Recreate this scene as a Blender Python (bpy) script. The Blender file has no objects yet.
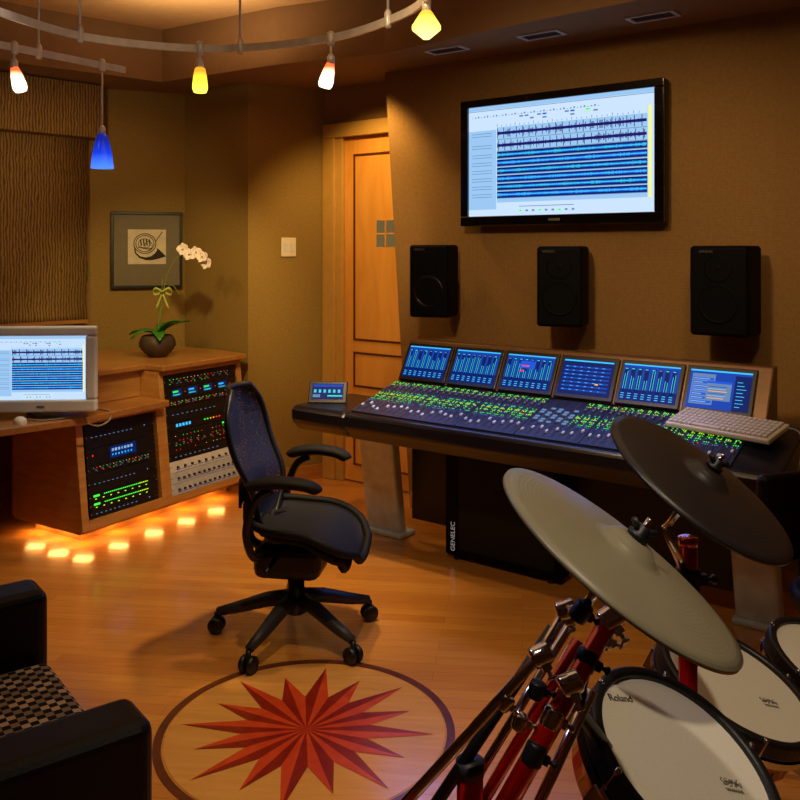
import bpy, bmesh, math, random
from mathutils import Vector, Matrix
random.seed(7)
SC = bpy.context.scene
COL = SC.collection
R = math.radians
PI = math.pi
EYE = 1.6
F = 870.0
def at(px, py, d):
    return Vector(((px-400)/F*d, d, EYE-(py-250)/F*d))

# ------------------------------------------------------------------ materials
def lin(c):
    return tuple((v/255/12.92 if v/255 <= .04045 else ((v/255+.055)/1.055)**2.4) for v in c)
def newmat(name):
    m = bpy.data.materials.new(name); m.use_nodes = True
    nt = m.node_tree
    return m, nt, nt.nodes['Principled BSDF']
def mat(name, rgb, rough=.5, metal=0, em=None, es=0, noise=.12, ns=18, bump=0, coat=0, spec=.5):
    m, nt, b = newmat(name)
    c = lin(rgb)
    tc = nt.nodes.new('ShaderNodeTexCoord')
    nz = nt.nodes.new('ShaderNodeTexNoise'); nz.inputs['Scale'].default_value = ns; nz.inputs['Detail'].default_value = 4
    nt.links.new(tc.outputs['Object'], nz.inputs['Vector'])
    rp = nt.nodes.new('ShaderNodeValToRGB')
    rp.color_ramp.elements[0].position = .3; rp.color_ramp.elements[1].position = .7
    rp.color_ramp.elements[0].color = (*[x*(1-noise) for x in c], 1)
    rp.color_ramp.elements[1].color = (*[min(1, x*(1+noise)) for x in c], 1)
    nt.links.new(nz.outputs['Fac'], rp.inputs['Fac'])
    nt.links.new(rp.outputs['Color'], b.inputs['Base Color'])
    b.inputs['Roughness'].default_value = rough
    b.inputs['Metallic'].default_value = metal
    b.inputs['Coat Weight'].default_value = coat
    b.inputs['Specular IOR Level'].default_value = spec
    if em:
        b.inputs['Emission Color'].default_value = (*lin(em), 1)
        b.inputs['Emission Strength'].default_value = es
    if bump:
        bp = nt.nodes.new('ShaderNodeBump'); bp.inputs['Strength'].default_value = bump; bp.inputs['Distance'].default_value = .002
        n2 = nt.nodes.new('ShaderNodeTexNoise'); n2.inputs['Scale'].default_value = ns*12
        nt.links.new(tc.outputs['Object'], n2.inputs['Vector'])
        nt.links.new(n2.outputs['Fac'], bp.inputs['Height'])
        nt.links.new(bp.outputs['Normal'], b.inputs['Normal'])
    return m
def glow(name, rgb, s=1.0):
    return mat(name, (5, 5, 6), .5, em=rgb, es=s, noise=0, spec=.1)
def lampmat(name, ctop, cmid, cbot, s):
    m, nt, b = newmat(name)
    tc = nt.nodes.new('ShaderNodeTexCoord'); sp = nt.nodes.new('ShaderNodeSeparateXYZ'); rp = nt.nodes.new('ShaderNodeValToRGB')
    nt.links.new(tc.outputs['Generated'], sp.inputs[0]); nt.links.new(sp.outputs['Z'], rp.inputs['Fac'])
    rp.color_ramp.elements[0].position = 0; rp.color_ramp.elements[0].color = (*cbot, 1)
    rp.color_ramp.elements[1].position = .82; rp.color_ramp.elements[1].color = (*ctop, 1)
    e = rp.color_ramp.elements.new(.42); e.color = (*cmid, 1)
    nt.links.new(rp.outputs['Color'], b.inputs['Emission Color']); b.inputs['Emission Strength'].default_value = s
    nt.links.new(rp.outputs['Color'], b.inputs['Base Color']); b.inputs['Roughness'].default_value = .15
    return m
def grooves(m, sc=55):
    nt = m.node_tree; b = nt.nodes['Principled BSDF']
    tc = nt.nodes.new('ShaderNodeTexCoord'); w = nt.nodes.new('ShaderNodeTexWave'); w.wave_type = 'RINGS'; w.rings_direction = 'Z'; w.inputs['Scale'].default_value = sc
    bp = nt.nodes.new('ShaderNodeBump'); bp.inputs['Strength'].default_value = .12; bp.inputs['Distance'].default_value = .001
    nt.links.new(tc.outputs['Object'], w.inputs['Vector']); nt.links.new(w.outputs['Fac'], bp.inputs['Height']); nt.links.new(bp.outputs['Normal'], b.inputs['Normal'])
def fabric(name, rgb, sc=260, amp=.16):
    m, nt, b = newmat(name); c = lin(rgb)
    tc = nt.nodes.new('ShaderNodeTexCoord')
    ws = []
    for d in ('X', 'Z'):
        w = nt.nodes.new('ShaderNodeTexWave'); w.bands_direction = d; w.inputs['Scale'].default_value = sc/6
        w.inputs['Distortion'].default_value = 1.5
        nt.links.new(tc.outputs['Object'], w.inputs['Vector']); ws.append(w)
    mx = nt.nodes.new('ShaderNodeMath'); mx.operation = 'MULTIPLY'
    nt.links.new(ws[0].outputs['Fac'], mx.inputs[0]); nt.links.new(ws[1].outputs['Fac'], mx.inputs[1])
    nz = nt.nodes.new('ShaderNodeTexNoise'); nz.inputs['Scale'].default_value = 60
    nt.links.new(tc.outputs['Object'], nz.inputs['Vector'])
    ad = nt.nodes.new('ShaderNodeMath'); ad.operation = 'ADD'
    nt.links.new(mx.outputs[0], ad.inputs[0]); nt.links.new(nz.outputs['Fac'], ad.inputs[1])
    rp = nt.nodes.new('ShaderNodeValToRGB')
    rp.color_ramp.elements[0].position = .35; rp.color_ramp.elements[1].position = 1
    rp.color_ramp.elements[0].color = (*[x*(1-amp) for x in c], 1)
    rp.color_ramp.elements[1].color = (*[x*(1+amp) for x in c], 1)
    nt.links.new(ad.outputs[0], rp.inputs['Fac']); nt.links.new(rp.outputs['Color'], b.inputs['Base Color'])
    bp = nt.nodes.new('ShaderNodeBump'); bp.inputs['Strength'].default_value = .25; bp.inputs['Distance'].default_value = .002
    nt.links.new(ad.outputs[0], bp.inputs['Height']); nt.links.new(bp.outputs['Normal'], b.inputs['Normal'])
    b.inputs['Roughness'].default_value = .92; b.inputs['Specular IOR Level'].default_value = .15
    return m
def seethrough(name, rgb, a):
    m = mat(name, rgb, .6, noise=.3, ns=120); nt = m.node_tree; b = nt.nodes['Principled BSDF']
    tc = nt.nodes.new('ShaderNodeTexCoord'); w = nt.nodes.new('ShaderNodeTexVoronoi'); w.inputs['Scale'].default_value = 260
    mt = nt.nodes.new('ShaderNodeMath'); mt.operation = 'GREATER_THAN'; mt.inputs[1].default_value = a
    inv = nt.nodes.new('ShaderNodeMath'); inv.operation = 'SUBTRACT'; inv.inputs[0].default_value = 1
    nt.links.new(tc.outputs['Object'], w.inputs['Vector']); nt.links.new(w.outputs['Distance'], mt.inputs[0])
    nt.links.new(mt.outputs[0], inv.inputs[1]); nt.links.new(inv.outputs[0], b.inputs['Alpha'])
    return m
def wood(name, c1, c2, stretch=(2, 30, 30), rough=.35, coat=.2):
    m, nt, b = newmat(name)
    tc = nt.nodes.new('ShaderNodeTexCoord'); mp = nt.nodes.new('ShaderNodeMapping')
    mp.inputs['Scale'].default_value = stretch
    nz = nt.nodes.new('ShaderNodeTexNoise'); nz.inputs['Scale'].default_value = 1.6; nz.inputs['Detail'].default_value = 6; nz.inputs['Distortion'].default_value = .8
    rp = nt.nodes.new('ShaderNodeValToRGB')
    rp.color_ramp.elements[0].position = .3; rp.color_ramp.elements[1].position = .7
    rp.color_ramp.elements[0].color = (*lin(c1), 1); rp.color_ramp.elements[1].color = (*lin(c2), 1)
    nt.links.new(tc.outputs['Object'], mp.inputs['Vector']); nt.links.new(mp.outputs[0], nz.inputs['Vector'])
    nt.links.new(nz.outputs['Fac'], rp.inputs['Fac']); nt.links.new(rp.outputs['Color'], b.inputs['Base Color'])
    b.inputs['Roughness'].default_value = rough; b.inputs['Coat Weight'].default_value = coat; b.inputs['Coat Roughness'].default_value = .2
    return m
def floor_material():
    m, nt, b = newmat('maple_planks')
    tc = nt.nodes.new('ShaderNodeTexCoord'); mp = nt.nodes.new('ShaderNodeMapping')
    mp.inputs['Rotation'].default_value = (0, 0, R(8))
    br = nt.nodes.new('ShaderNodeTexBrick')
    br.inputs['Scale'].default_value = 1; br.inputs['Brick Width'].default_value = .9; br.inputs['Row Height'].default_value = .062
    br.inputs['Mortar Size'].default_value = .0007; br.inputs['Mortar Smooth'].default_value = .2; br.inputs['Bias'].default_value = 0
    br.offset = .37
    br.inputs['Color1'].default_value = (*lin((214, 146, 66)), 1); br.inputs['Color2'].default_value = (*lin((198, 128, 54)), 1)
    br.inputs['Mortar'].default_value = (*lin((130, 76, 32)), 1)
    nt.links.new(tc.outputs['Object'], mp.inputs['Vector']); nt.links.new(mp.outputs[0], br.inputs['Vector'])
    mp2 = nt.nodes.new('ShaderNodeMapping'); mp2.inputs['Rotation'].default_value = (0, 0, R(8)); mp2.inputs['Scale'].default_value = (2, 26, 1)
    nz = nt.nodes.new('ShaderNodeTexNoise'); nz.inputs['Scale'].default_value = 2; nz.inputs['Detail'].default_value = 6
    nt.links.new(tc.outputs['Object'], mp2.inputs['Vector']); nt.links.new(mp2.outputs[0], nz.inputs['Vector'])
    mx = nt.nodes.new('ShaderNodeMixRGB'); mx.blend_type = 'OVERLAY'; mx.inputs['Fac'].default_value = .3
    nt.links.new(br.outputs['Color'], mx.inputs['Color1']); nt.links.new(nz.outputs['Fac'], mx.inputs['Color2'])
    nt.links.new(mx.outputs[0], b.inputs['Base Color'])
    n3 = nt.nodes.new('ShaderNodeTexNoise'); n3.inputs['Scale'].default_value = 9; nt.links.new(tc.outputs['Object'], n3.inputs['Vector'])
    bp = nt.nodes.new('ShaderNodeBump'); bp.inputs['Strength'].default_value = .15; bp.inputs['Distance'].default_value = .01
    nt.links.new(n3.outputs['Fac'], bp.inputs['Height']); nt.links.new(bp.outputs['Normal'], b.inputs['Normal']); nt.links.new(bp.outputs['Normal'], b.inputs['Coat Normal'])
    b.inputs['Roughness'].default_value = .3; b.inputs['Coat Weight'].default_value = .9; b.inputs['Coat Roughness'].default_value = .15
    return m
def blind_material():
    m, nt, b = newmat('grasscloth_shade')
    tc = nt.nodes.new('ShaderNodeTexCoord'); mp = nt.nodes.new('ShaderNodeMapping')
    mp.inputs['Scale'].default_value = (1, 1, .45)
    w = nt.nodes.new('ShaderNodeTexWave'); w.bands_direction = 'X'; w.inputs['Scale'].default_value = 16; w.inputs['Distortion'].default_value = 5; w.inputs['Detail'].default_value = 3
    w.inputs['Detail Scale'].default_value = 1.8
    rp = nt.nodes.new('ShaderNodeValToRGB')
    rp.color_ramp.elements[0].color = (*lin((84, 62, 28)), 1); rp.color_ramp.elements[1].color = (*lin((160, 124, 62)), 1)
    nt.links.new(tc.outputs['Object'], mp.inputs['Vector']); nt.links.new(mp.outputs[0], w.inputs['Vector'])
    nt.links.new(w.outputs['Fac'], rp.inputs['Fac']); nt.links.new(rp.outputs['Color'], b.inputs['Base Color'])
    b.inputs['Roughness'].default_value = .8
    return m
def check_material():
    m, nt, b = newmat('woven_check')
    tc = nt.nodes.new('ShaderNodeTexCoord')
    ck = nt.nodes.new('ShaderNodeTexChecker'); ck.inputs['Scale'].default_value = 50
    mp = nt.nodes.new('ShaderNodeMapping'); mp.inputs['Location'].default_value = (.001, .001, .003)
    ck.inputs['Color1'].default_value = (*lin((14, 11, 10)), 1); ck.inputs['Color2'].default_value = (*lin((232, 206, 156)), 1)
    ck2 = nt.nodes.new('ShaderNodeTexChecker'); ck2.inputs['Scale'].default_value = 16.67
    ck2.inputs['Color1'].default_value = (.3, .28, .25, 1); ck2.inputs['Color2'].default_value = (1, 1, 1, 1)
    mx = nt.nodes.new('ShaderNodeMixRGB'); mx.blend_type = 'MULTIPLY'; mx.inputs['Fac'].default_value = .7
    nt.links.new(tc.outputs['Object'], mp.inputs['Vector'])
    nt.links.new(mp.outputs[0], ck.inputs['Vector']); nt.links.new(mp.outputs[0], ck2.inputs['Vector'])
    nt.links.new(ck.outputs['Color'], mx.inputs['Color1']); nt.links.new(ck2.outputs['Color'], mx.inputs['Color2'])
    nt.links.new(mx.outputs[0], b.inputs['Base Color']); b.inputs['Roughness'].default_value = .9
    return m

M = {}
M['wall'] = fabric('brown_wall_fabric', (146, 112, 66))
M['wall2'] = fabric('olive_wall_fabric', (148, 120, 62))
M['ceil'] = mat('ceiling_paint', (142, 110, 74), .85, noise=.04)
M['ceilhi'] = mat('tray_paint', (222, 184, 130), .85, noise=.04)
M['floor'] = floor_material()
M['door'] = wood('honey_door', (222, 152, 60), (238, 172, 78), (6, 6, 1), .4)
M['trim'] = mat('door_trim', (200, 156, 76), .5, noise=.05)
M['base'] = wood('baseboard_wood', (168, 108, 44), (190, 128, 58), (2, 2, 30))
M['maple'] = wood('maple_cabinet', (176, 122, 60), (200, 146, 78), (3, 3, 20), .35)
M['mapletop'] = wood('cherry_top', (156, 104, 50), (180, 126, 66), (3, 24, 20), .28)
M['blind'] = blind_material()
M['blk'] = mat('black_plastic', (18, 18, 20), .42, noise=.1)
M['blkg'] = mat('gloss_black', (9, 9, 11), .14, noise=.05, coat=.5)
M['blkm'] = mat('matte_black', (12, 11, 12), .7, noise=.2, bump=.2, spec=.3)
M['spk'] = mat('speaker_black', (4, 4, 6), .65, noise=.2, spec=.12)
M['dgrey'] = mat('dark_grey', (44, 44, 48), .5)
M['grey'] = mat('mid_grey', (100, 102, 118), .5)
M['silver'] = mat('brushed_silver', (196, 206, 222), .45, .15)
M['rail'] = mat('satin_rail', (225, 220, 214), .35, .25)
M['chrome'] = mat('chrome', (215, 215, 222), .12, 1)
M['beige'] = mat('computer_beige', (214, 218, 222), .5, noise=.03)
M['keyb'] = mat('keyboard_beige', (200, 190, 172), .55, noise=.05)
M['cream'] = mat('cream_plastic', (230, 218, 190), .45, noise=.02)
M['leather'] = mat('black_leather', (12, 10, 10), .42, noise=.3, ns=30, bump=.4, spec=.3)
M['check'] = check_material()
M['mesh'] = seethrough('woven_mesh_blue', (13, 17, 46), .78)
M['seat'] = mat('seat_mesh_black', (10, 11, 20), .65, noise=.3, ns=120, spec=.25)
M['console'] = mat('console_deck', (40, 42, 70), .42, .2, noise=.12)
M['lip'] = mat('console_lip', (20, 18, 26), .3, noise=.2, ns=40)
M['bronze'] = mat('console_bronze', (116, 84, 56), .35, .4)
M['red'] = mat('red_tube', (205, 18, 12), .13, .45, noise=.1, coat=.9)
M['shell'] = mat('copper_shell', (160, 60, 30), .18, .75, noise=.1, coat=.5)
M['head'] = mat('mesh_head', (232, 224, 205), .75, noise=.04, ns=300)
M['cym1'] = mat('rubber_cymbal_grey', (128, 120, 96), .36, noise=.08, ns=8); grooves(M['cym1'])
M['cym2'] = mat('rubber_cymbal_dark', (36, 29, 26), .36, noise=.1, ns=8); grooves(M['cym2'])
M['star1'] = wood('star_dark', (120, 22, 10), (146, 34, 14), (10, 10, 1), .33, .4)
M['star2'] = wood('star_light', (186, 54, 20), (206, 76, 28), (10, 10, 1), .33, .4)
M['ring'] = wood('ring_walnut', (80, 34, 16), (104, 50, 24), (10, 10, 1), .33, .35)
M['disc'] = wood('disc_maple', (204, 144, 68), (220, 162, 84), (2, 20, 1), .28, .6)
M['leaf'] = mat('orchid_leaf', (56, 120, 30), .35, noise=.2)
M['stem'] = mat('orchid_stem', (120, 140, 50), .5)
M['petal'] = mat('orchid_petal', (250, 232, 222), .5, noise=.04)
M['ylw'] = mat('yellow_green', (170, 184, 80), .5)
M['pot'] = mat('brown_textured_pot', (66, 50, 36), .6, noise=.5, ns=14, bump=.6)
M['frame'] = mat('frame_black', (30, 22, 18), .35)
M['matb'] = mat('picture_mat', (112, 100, 74), .6, noise=.05)
M['paper'] = mat('print_paper', (212, 198, 168), .8, noise=.1)
M['ink'] = mat('print_ink', (46, 38, 34), .8)
M['ink2'] = mat('faint_ink', (110, 104, 96), .8)
M['cable'] = mat('cable_beige', (150, 140, 120), .6)
M['cone'] = mat('speaker_cone', (14, 14, 17), .3, noise=.1, spec=.4)
M['wtxt'] = mat('white_text', (200, 200, 200), .6, em=(200, 200, 200), es=.25)
M['gtxt'] = mat('grey_text', (100, 100, 98), .6)
g = {}
KEYS = ('white', 'pale', 'navy', 'purple', 'blue', 'cyan', 'dkblue', 'green', 'lime', 'red', 'amber', 'yellow', 'scr', 'scrd', 'lgrey', 'crtw', 'teal')
for k, c, s in [('white', (206, 230, 255), 1.0), ('pale', (160, 206, 250), .95), ('navy', (30, 26, 120), .8), ('purple', (44, 26, 110), .8),
                ('blue', (24, 90, 220), 1.0), ('cyan', (60, 190, 255), 1.2), ('dkblue', (10, 34, 120), .9), ('green', (60, 240, 60), 1.4),
                ('lime', (180, 240, 40), 1.4), ('red', (255, 40, 20), 1.6), ('amber', (255, 170, 40), 1.3), ('yellow', (255, 230, 60), 1.3),
                ('scr', (18, 74, 190), .85), ('scrd', (8, 36, 110), .8), ('lgrey', (130, 170, 225), .6), ('crtw', (196, 222, 250), 1.05), ('teal', (60, 220, 210), 1.0)]:
    g[k] = glow('lit_'+k, c, s)
M['lampw'] = lampmat('lamp_white', (.75, .07, .015), (1, .82, .55), (1, .8, .6), 3.0)
M['lampy'] = lampmat('lamp_yellow', (.7, .28, .02), (1, .82, .04), (.95, .9, .1), 1.7)
M['lampc'] = lampmat('lamp_cream', (.7, .3, .03), (1, .78, .12), (1, .85, .3), 1.8)
M['lampb'] = lampmat('lamp_blue', (.003, .012, .22), (.005, .035, .6), (.06, .22, 1), 1.3)
M['strip'] = glow('amber_bulb', (255, 150, 45), 1.5)

# ------------------------------------------------------------------ mesh builder
class MB:
    def __init__(s): s.bm = bmesh.new(); s.mi = 0; s.M = Matrix()
    def m(s, i): s.mi = i; return s
    def add(s, vs, fs, smooth=False, T=None):
        X = s.M @ T if T is not None else s.M
        v = [s.bm.verts.new(X @ Vector(p)) for p in vs]
        for f in fs:
            try:
                fc = s.bm.faces.new([v[i] for i in f]); fc.material_index = s.mi; fc.smooth = smooth
            except ValueError: pass
        return s
    def box(s, x0, x1, y0, y1, z0, z1, T=None):
        vs = [(x, y, z) for z in (z0, z1) for y in (y0, y1) for x in (x0, x1)]
        return s.add(vs, [(0, 2, 3, 1), (4, 5, 7, 6), (0, 1, 5, 4), (2, 6, 7, 3), (0, 4, 6, 2), (1, 3, 7, 5)], T=T)
    def prism(s, poly, z0, z1, T=None):
        n = len(poly)
        vs = [(p[0], p[1], z0) for p in poly]+[(p[0], p[1], z1) for p in poly]
        return s.add(vs, [tuple(range(n))[::-1], tuple(range(n, 2*n))]+[(i, (i+1) % n, (i+1) % n+n, i+n) for i in range(n)], T=T)
    def xprism(s, prof, x0, x1, T=None):      # profile in (y,z), run along x
        n = len(prof)
        vs = [(x0, p[0], p[1]) for p in prof]+[(x1, p[0], p[1]) for p in prof]
        return s.add(vs, [tuple(range(n)), tuple(range(n, 2*n))[::-1]]+[(i, i+n, (i+1) % n+n, (i+1) % n) for i in range(n)], T=T)
    def lathe(s, prof, n=24, T=None, smooth=True):
        vs = []; fs = []
        for (r, z) in prof:
            for k in range(n):
                a = 2*PI*k/n; vs.append((r*math.cos(a), r*math.sin(a), z))
        for j in range(len(prof)-1):
            for k in range(n):
                fs.append((j*n+k, j*n+(k+1) % n, (j+1)*n+(k+1) % n, (j+1)*n+k))
        if prof[0][0] > 1e-6: fs.append(tuple(range(n))[::-1])
        L = (len(prof)-1)*n
        if prof[-1][0] > 1e-6: fs.append(tuple(range(L, L+n)))
        s.add(vs, fs, smooth, T); return s
    def tube(s, pts, r, n=10, closed=False):
        pts = [Vector(p) for p in pts]; N = len(pts)
        rs = r if isinstance(r, (list, tuple)) else [r]*N
        vs = []; fs = []; ref = None
        for i, p in enumerate(pts):
            a = pts[(i-1) % N] if (closed or i > 0) else p
            b = pts[(i+1) % N] if (closed or i < N-1) else p
            t = (b-a).normalized()
            if ref is None:
                ref = t.cross(Vector((0, 0, 1)))
                if ref.length < .1: ref = t.cross(Vector((1, 0, 0)))
            ref = (ref-t*ref.dot(t)).normalized(); bn = t.cross(ref)
            for k in range(n):
                an = 2*PI*k/n
                vs.append(p+(ref*math.cos(an)+bn*math.sin(an))*rs[i])
        for i in range(N if closed else N-1):
            for k in range(n):
                j = (i+1) % N
                fs.append((i*n+k, i*n+(k+1) % n, j*n+(k+1) % n, j*n+k))
        if not closed:
            fs.append(tuple(range(n))[::-1]); fs.append(tuple(range((N-1)*n, N*n)))
        return s.add(vs, fs, True)
    def grid(s, fn, nu, nv, T=None):
        vs = [fn(i/nu, j/nv) for j in range(nv+1) for i in range(nu+1)]
        fs = [(j*(nu+1)+i, j*(nu+1)+i+1, (j+1)*(nu+1)+i+1, (j+1)*(nu+1)+i) for j in range(nv) for i in range(nu)]
        return s.add(vs, fs, True, T)
    def quad(s, x0, x1, z0, z1, y=0, T=None):   # faces -y
        return s.add([(x0, y, z0), (x1, y, z0), (x1, y, z1), (x0, y, z1)], [(0, 1, 2, 3)], T=T)
    def build(s, name, mats, parent=None, bevel=0, seg=2, solid=0, sub=0, recalc=True):
        if recalc: bmesh.ops.recalc_face_normals(s.bm, faces=s.bm.faces)
        me = bpy.data.meshes.new(name); s.bm.to_mesh(me); s.bm.free()
        for mm in (mats if isinstance(mats, (list, tuple)) else [mats]): me.materials.append(mm)
        o = bpy.data.objects.new(name, me); COL.objects.link(o)
        if parent: o.parent = parent
        if solid:
            md = o.modifiers.new('Solidify', 'SOLIDIFY'); md.thickness = solid; md.offset = 0
        if bevel:
            md = o.modifiers.new('Bevel', 'BEVEL'); md.width = bevel; md.segments = seg; md.limit_method = 'ANGLE'; md.angle_limit = R(40)
        if sub:
            md = o.modifiers.new('Subdivision', 'SUBSURF'); md.levels = sub; md.render_levels = sub
        return o
def tag(o, label, cat, group=None):
    o['label'] = label; o['category'] = cat
    if group: o['group'] = group
    return o
def empty(name, loc, rot=(0, 0, 0)):
    o = bpy.data.objects.new(name, None); COL.objects.link(o); o.empty_display_size = .1
    o.location = loc; o.rotation_euler = rot; return o
def thing(name, label, cat, loc=(0, 0, 0), rot=(0, 0, 0), group=None, mtx=None):
    o = empty(name, loc, rot)
    if mtx is not None:
        o.location = mtx.to_translation(); o.rotation_euler = mtx.to_euler()
    return tag(o, label, cat, group)
def struct(o): o['kind'] = 'structure'; return o
def text(name, body, size, T, m, parent, label=None):
    cu = bpy.data.curves.new(name, 'FONT'); cu.body = body; cu.size = size; cu.extrude = .0004; cu.align_x = 'CENTER'
    ob = bpy.data.objects.new(name+'_tmp', cu); COL.objects.link(ob)
    dg = bpy.context.evaluated_depsgraph_get(); dg.update()
    me = bpy.data.meshes.new_from_object(ob.evaluated_get(dg))
    bpy.data.objects.remove(ob)
    me.transform(T); me.materials.clear(); me.materials.append(m)
    o = bpy.data.objects.new(name, me); COL.objects.link(o); o.parent = parent
    if label: o['label'] = label
    return o
FRONT = Matrix.Rotation(R(90), 4, 'X')      # text laid in XZ, facing -y
def zframe(c, n, xh=(1, 0, 0)):
    z = Vector(n).normalized(); x = Vector(xh); x = (x-z*x.dot(z)).normalized(); y = z.cross(x)
    m = Matrix((x, y, z)).transposed().to_4x4(); m.translation = Vector(c); return m
def smooth_path(P, k=8):
    P = [Vector(p) for p in P]; out = []
    for i in range(len(P)-1):
        p0 = P[max(i-1, 0)]; p1 = P[i]; p2 = P[i+1]; p3 = P[min(i+2, len(P)-1)]
        for j in range(k):
            t = j/k
            out.append(.5*((2*p1)+(-p0+p2)*t+(2*p0-5*p1+4*p2-p3)*t*t+(-p0+3*p1-3*p2+p3)*t**3))
    out.append(P[-1]); return out

# ------------------------------------------------------------------ room shell
WD = Vector((.797, -.604)); BD = Vector((.604, .797)); WROT = math.atan2(-.604, .797)
H = 2.73; HT = 3.08
C0 = (-4.1, 4.1); C1 = (-2.15, 6.05); C2 = (-1.556, 6.29); C3 = (-1.02, 5.84); C4 = (-.53, 6.14)
O = Vector((.416, 5.152))
TR = O+WD*1.707
fl = MB(); fl.prism([(-4.3, -1.8), (3.2, -1.8), (3.2, 6.7), (-4.3, 6.7)], -.1, 0)
struct(fl.build('floor', M['floor']))
def wall_out(name, p, q, m, z1=HT+.05):
    p = Vector(p); q = Vector(q); d = (q-p).normalized(); L = (q-p).length
    nrm = Vector((-d.y, d.x)); mid = (p+q)/2; cen = Vector((-.5, 2.2))
    out = 1 if (mid-cen).dot(nrm) > 0 else -1
    b = MB(); b.box(0, L, 0 if out > 0 else -.1, .1 if out > 0 else 0, 0, z1)
    o = b.build(name, m); o.location = (p.x, p.y, 0); o.rotation_euler = (0, 0, math.atan2(d.y, d.x)); return struct(o)
wall_out('wall_left', (-4.1, -1.6), C0, M['wall'])
wall_out('wall_window', C0, C1, M['wall'])
wall_out('wall_back', C1, C2, M['wall2'])
wall_out('wall_column', C2, C3, M['wall2'])
wall_out('wall_alcove', C3, C4, M['wall2'])
wall_out('wall_right', tuple(TR), (3.0, 2.6), M['wall'])
wall_out('wall_side', (3.0, 2.6), (3.0, -1.6), M['wall'])
wall_out('wall_rear', (-4.1, -1.6), (3.0, -1.6), M['wall'])
dw = struct(empty('wall_door', (C4[0], C4[1], 0), (0, 0, WROT)))
b = MB(); b.box(0, .1, 0, .1, 0, H); b.box(.92, 1.6, 0, .1, 0, H); b.box(.1, .92, 0, .1, 2.44, H)
struct(b.build('wall_panel', M['wall'], dw))
tr = MB(); tr.box(.0, .11, -.03, 0, 0, 2.38); tr.box(.91, 1.02, -.03, 0, 0, 2.38); tr.box(.0, 1.02, -.03, 0, 2.38, 2.48)
tr.box(.10, .17, -.01, .09, 0, 2.42); tr.box(.89, .92, -.01, .09, 0, 2.42); tr.box(.1, .92, -.01, .09, 2.40, 2.44)
o = tr.build('trim_1', M['trim'], None, .006); o.location = dw.location; o.rotation_euler = dw.rotation_euler; struct(o)
d1 = struct(empty('door_1', (C4[0], C4[1], 0), (0, 0, WROT)))
b = MB()
x0, x1 = .172, .888
wx0, wx1, wz0, wz1 = .45, .61, 1.62, 1.80
b.box(x0, wx0, .02, .06, .01, 2.395); b.box(wx1, x1, .02, .06, .01, 2.395); b.box(wx0, wx1, .02, .06, .01, wz0); b.box(wx0, wx1, .02, .06, wz1, 2.395)
struct(b.build('leaf', M['door'], d1))
b = MB()
for (za, zb) in ((.98, 2.26), (.66, .90), (.12, .58)):
    for (xa, xb, zc, zd) in ((x0+.08, x1-.08, za, za+.012), (x0+.08, x1-.08, zb-.012, zb), (x0+.08, x0+.092, za, zb), (x1-.092, x1-.08, za, zb)):
        b.box(xa, xb, .012, .02, zc, zd)
struct(b.build('moulding', M['ring'], d1))
b = MB(); b.box(wx0, wx1, .022, .032, wz0, wz1); struct(b.build('pane', glow('glowing_door_glass', (120, 100, 60), .8), d1))  # emission painted into the pane so it looks lit
b = MB(); b.box(.525, .535, .014, .022, wz0, wz1); b.box(wx0, wx1, .014, .022, 1.705, 1.715); struct(b.build('glazing_bar', M['door'], d1))
b = MB(); b.tube([(x1-.05, .02, 1.0), (x1-.05, -.04, 1.0), (x1-.15, -.04, 1.0)], .01); struct(b.build('door_handle', M['chrome'], d1))
def wp(s, off=0, z=0): v = O+WD*s+BD*off; return (v.x, v.y, z)
b = MB(); sB, sT = -.444, -.6415
b.add([wp(sB, 0, 0), wp(1.707, 0, 0), wp(1.707, 0, H), wp(sT, 0, H), wp(sB, .22, 0), wp(1.707, .22, 0), wp(1.707, .22, H), wp(sT, .22, H)],
      [(0, 1, 2, 3), (4, 7, 6, 5), (0, 4, 5, 1), (3, 2, 6, 7), (0, 3, 7, 4), (1, 5, 6, 2)])
struct(b.build('wall_screen', M['wall']))
def baseboard(name, p, q):
    p = Vector(p); q = Vector(q); d = (q-p).normalized(); L = (q-p).length
    nrm = Vector((-d.y, d.x)); out = 1 if ((p+q)/2-Vector((-.5, 2.2))).dot(nrm) > 0 else -1
    b = MB(); b.box(.01, L-.01, -.016 if out > 0 else 0, 0 if out > 0 else .016, 0, .1)
    o = b.build(name, M['base'], None, .004); o.location = (p.x, p.y, 0); o.rotation_euler = (0, 0, math.atan2(d.y, d.x)); struct(o)
baseboard('baseboard_alcove', C3, C4); baseboard('baseboard_column', C2, C3); baseboard('baseboard_back', C1, C2)
baseboard('baseboard_window', C0, C1); baseboard('baseboard_screen', wp(sB)[:2], wp(1.7)[:2]); baseboard('baseboard_right', tuple(TR), (3.0, 2.6))
TRAY = [(-3.3, -1.0), (2.2, -1.0), (2.2, 2.8), (1.9, 3.1), (1.084, 3.93), (.5, 4.43), (-.09, 5.0), (-.75, 5.3), (-1.6, 5.85), (-2.25, 5.3), (-3.3, 4.1)]
OUT = [(-4.2, -1.7), (3.1, -1.7), (3.1, 6.6), (-4.2, 6.6)]
b = MB(); bm = b.bm; es = []
for loop in (OUT, TRAY):
    vs = [bm.verts.new((p[0], p[1], H)) for p in loop]
    for i in range(len(vs)): es.append(bm.edges.new((vs[i], vs[(i+1) % len(vs)])))
bmesh.ops.triangle_fill(bm, use_beauty=True, edges=es)
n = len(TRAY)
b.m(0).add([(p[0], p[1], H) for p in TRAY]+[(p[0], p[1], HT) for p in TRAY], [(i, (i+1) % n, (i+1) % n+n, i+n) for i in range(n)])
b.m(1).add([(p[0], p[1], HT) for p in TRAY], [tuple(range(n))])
struct(b.build('ceiling', [M['ceil'], M['ceilhi']], recalc=False))

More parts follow.
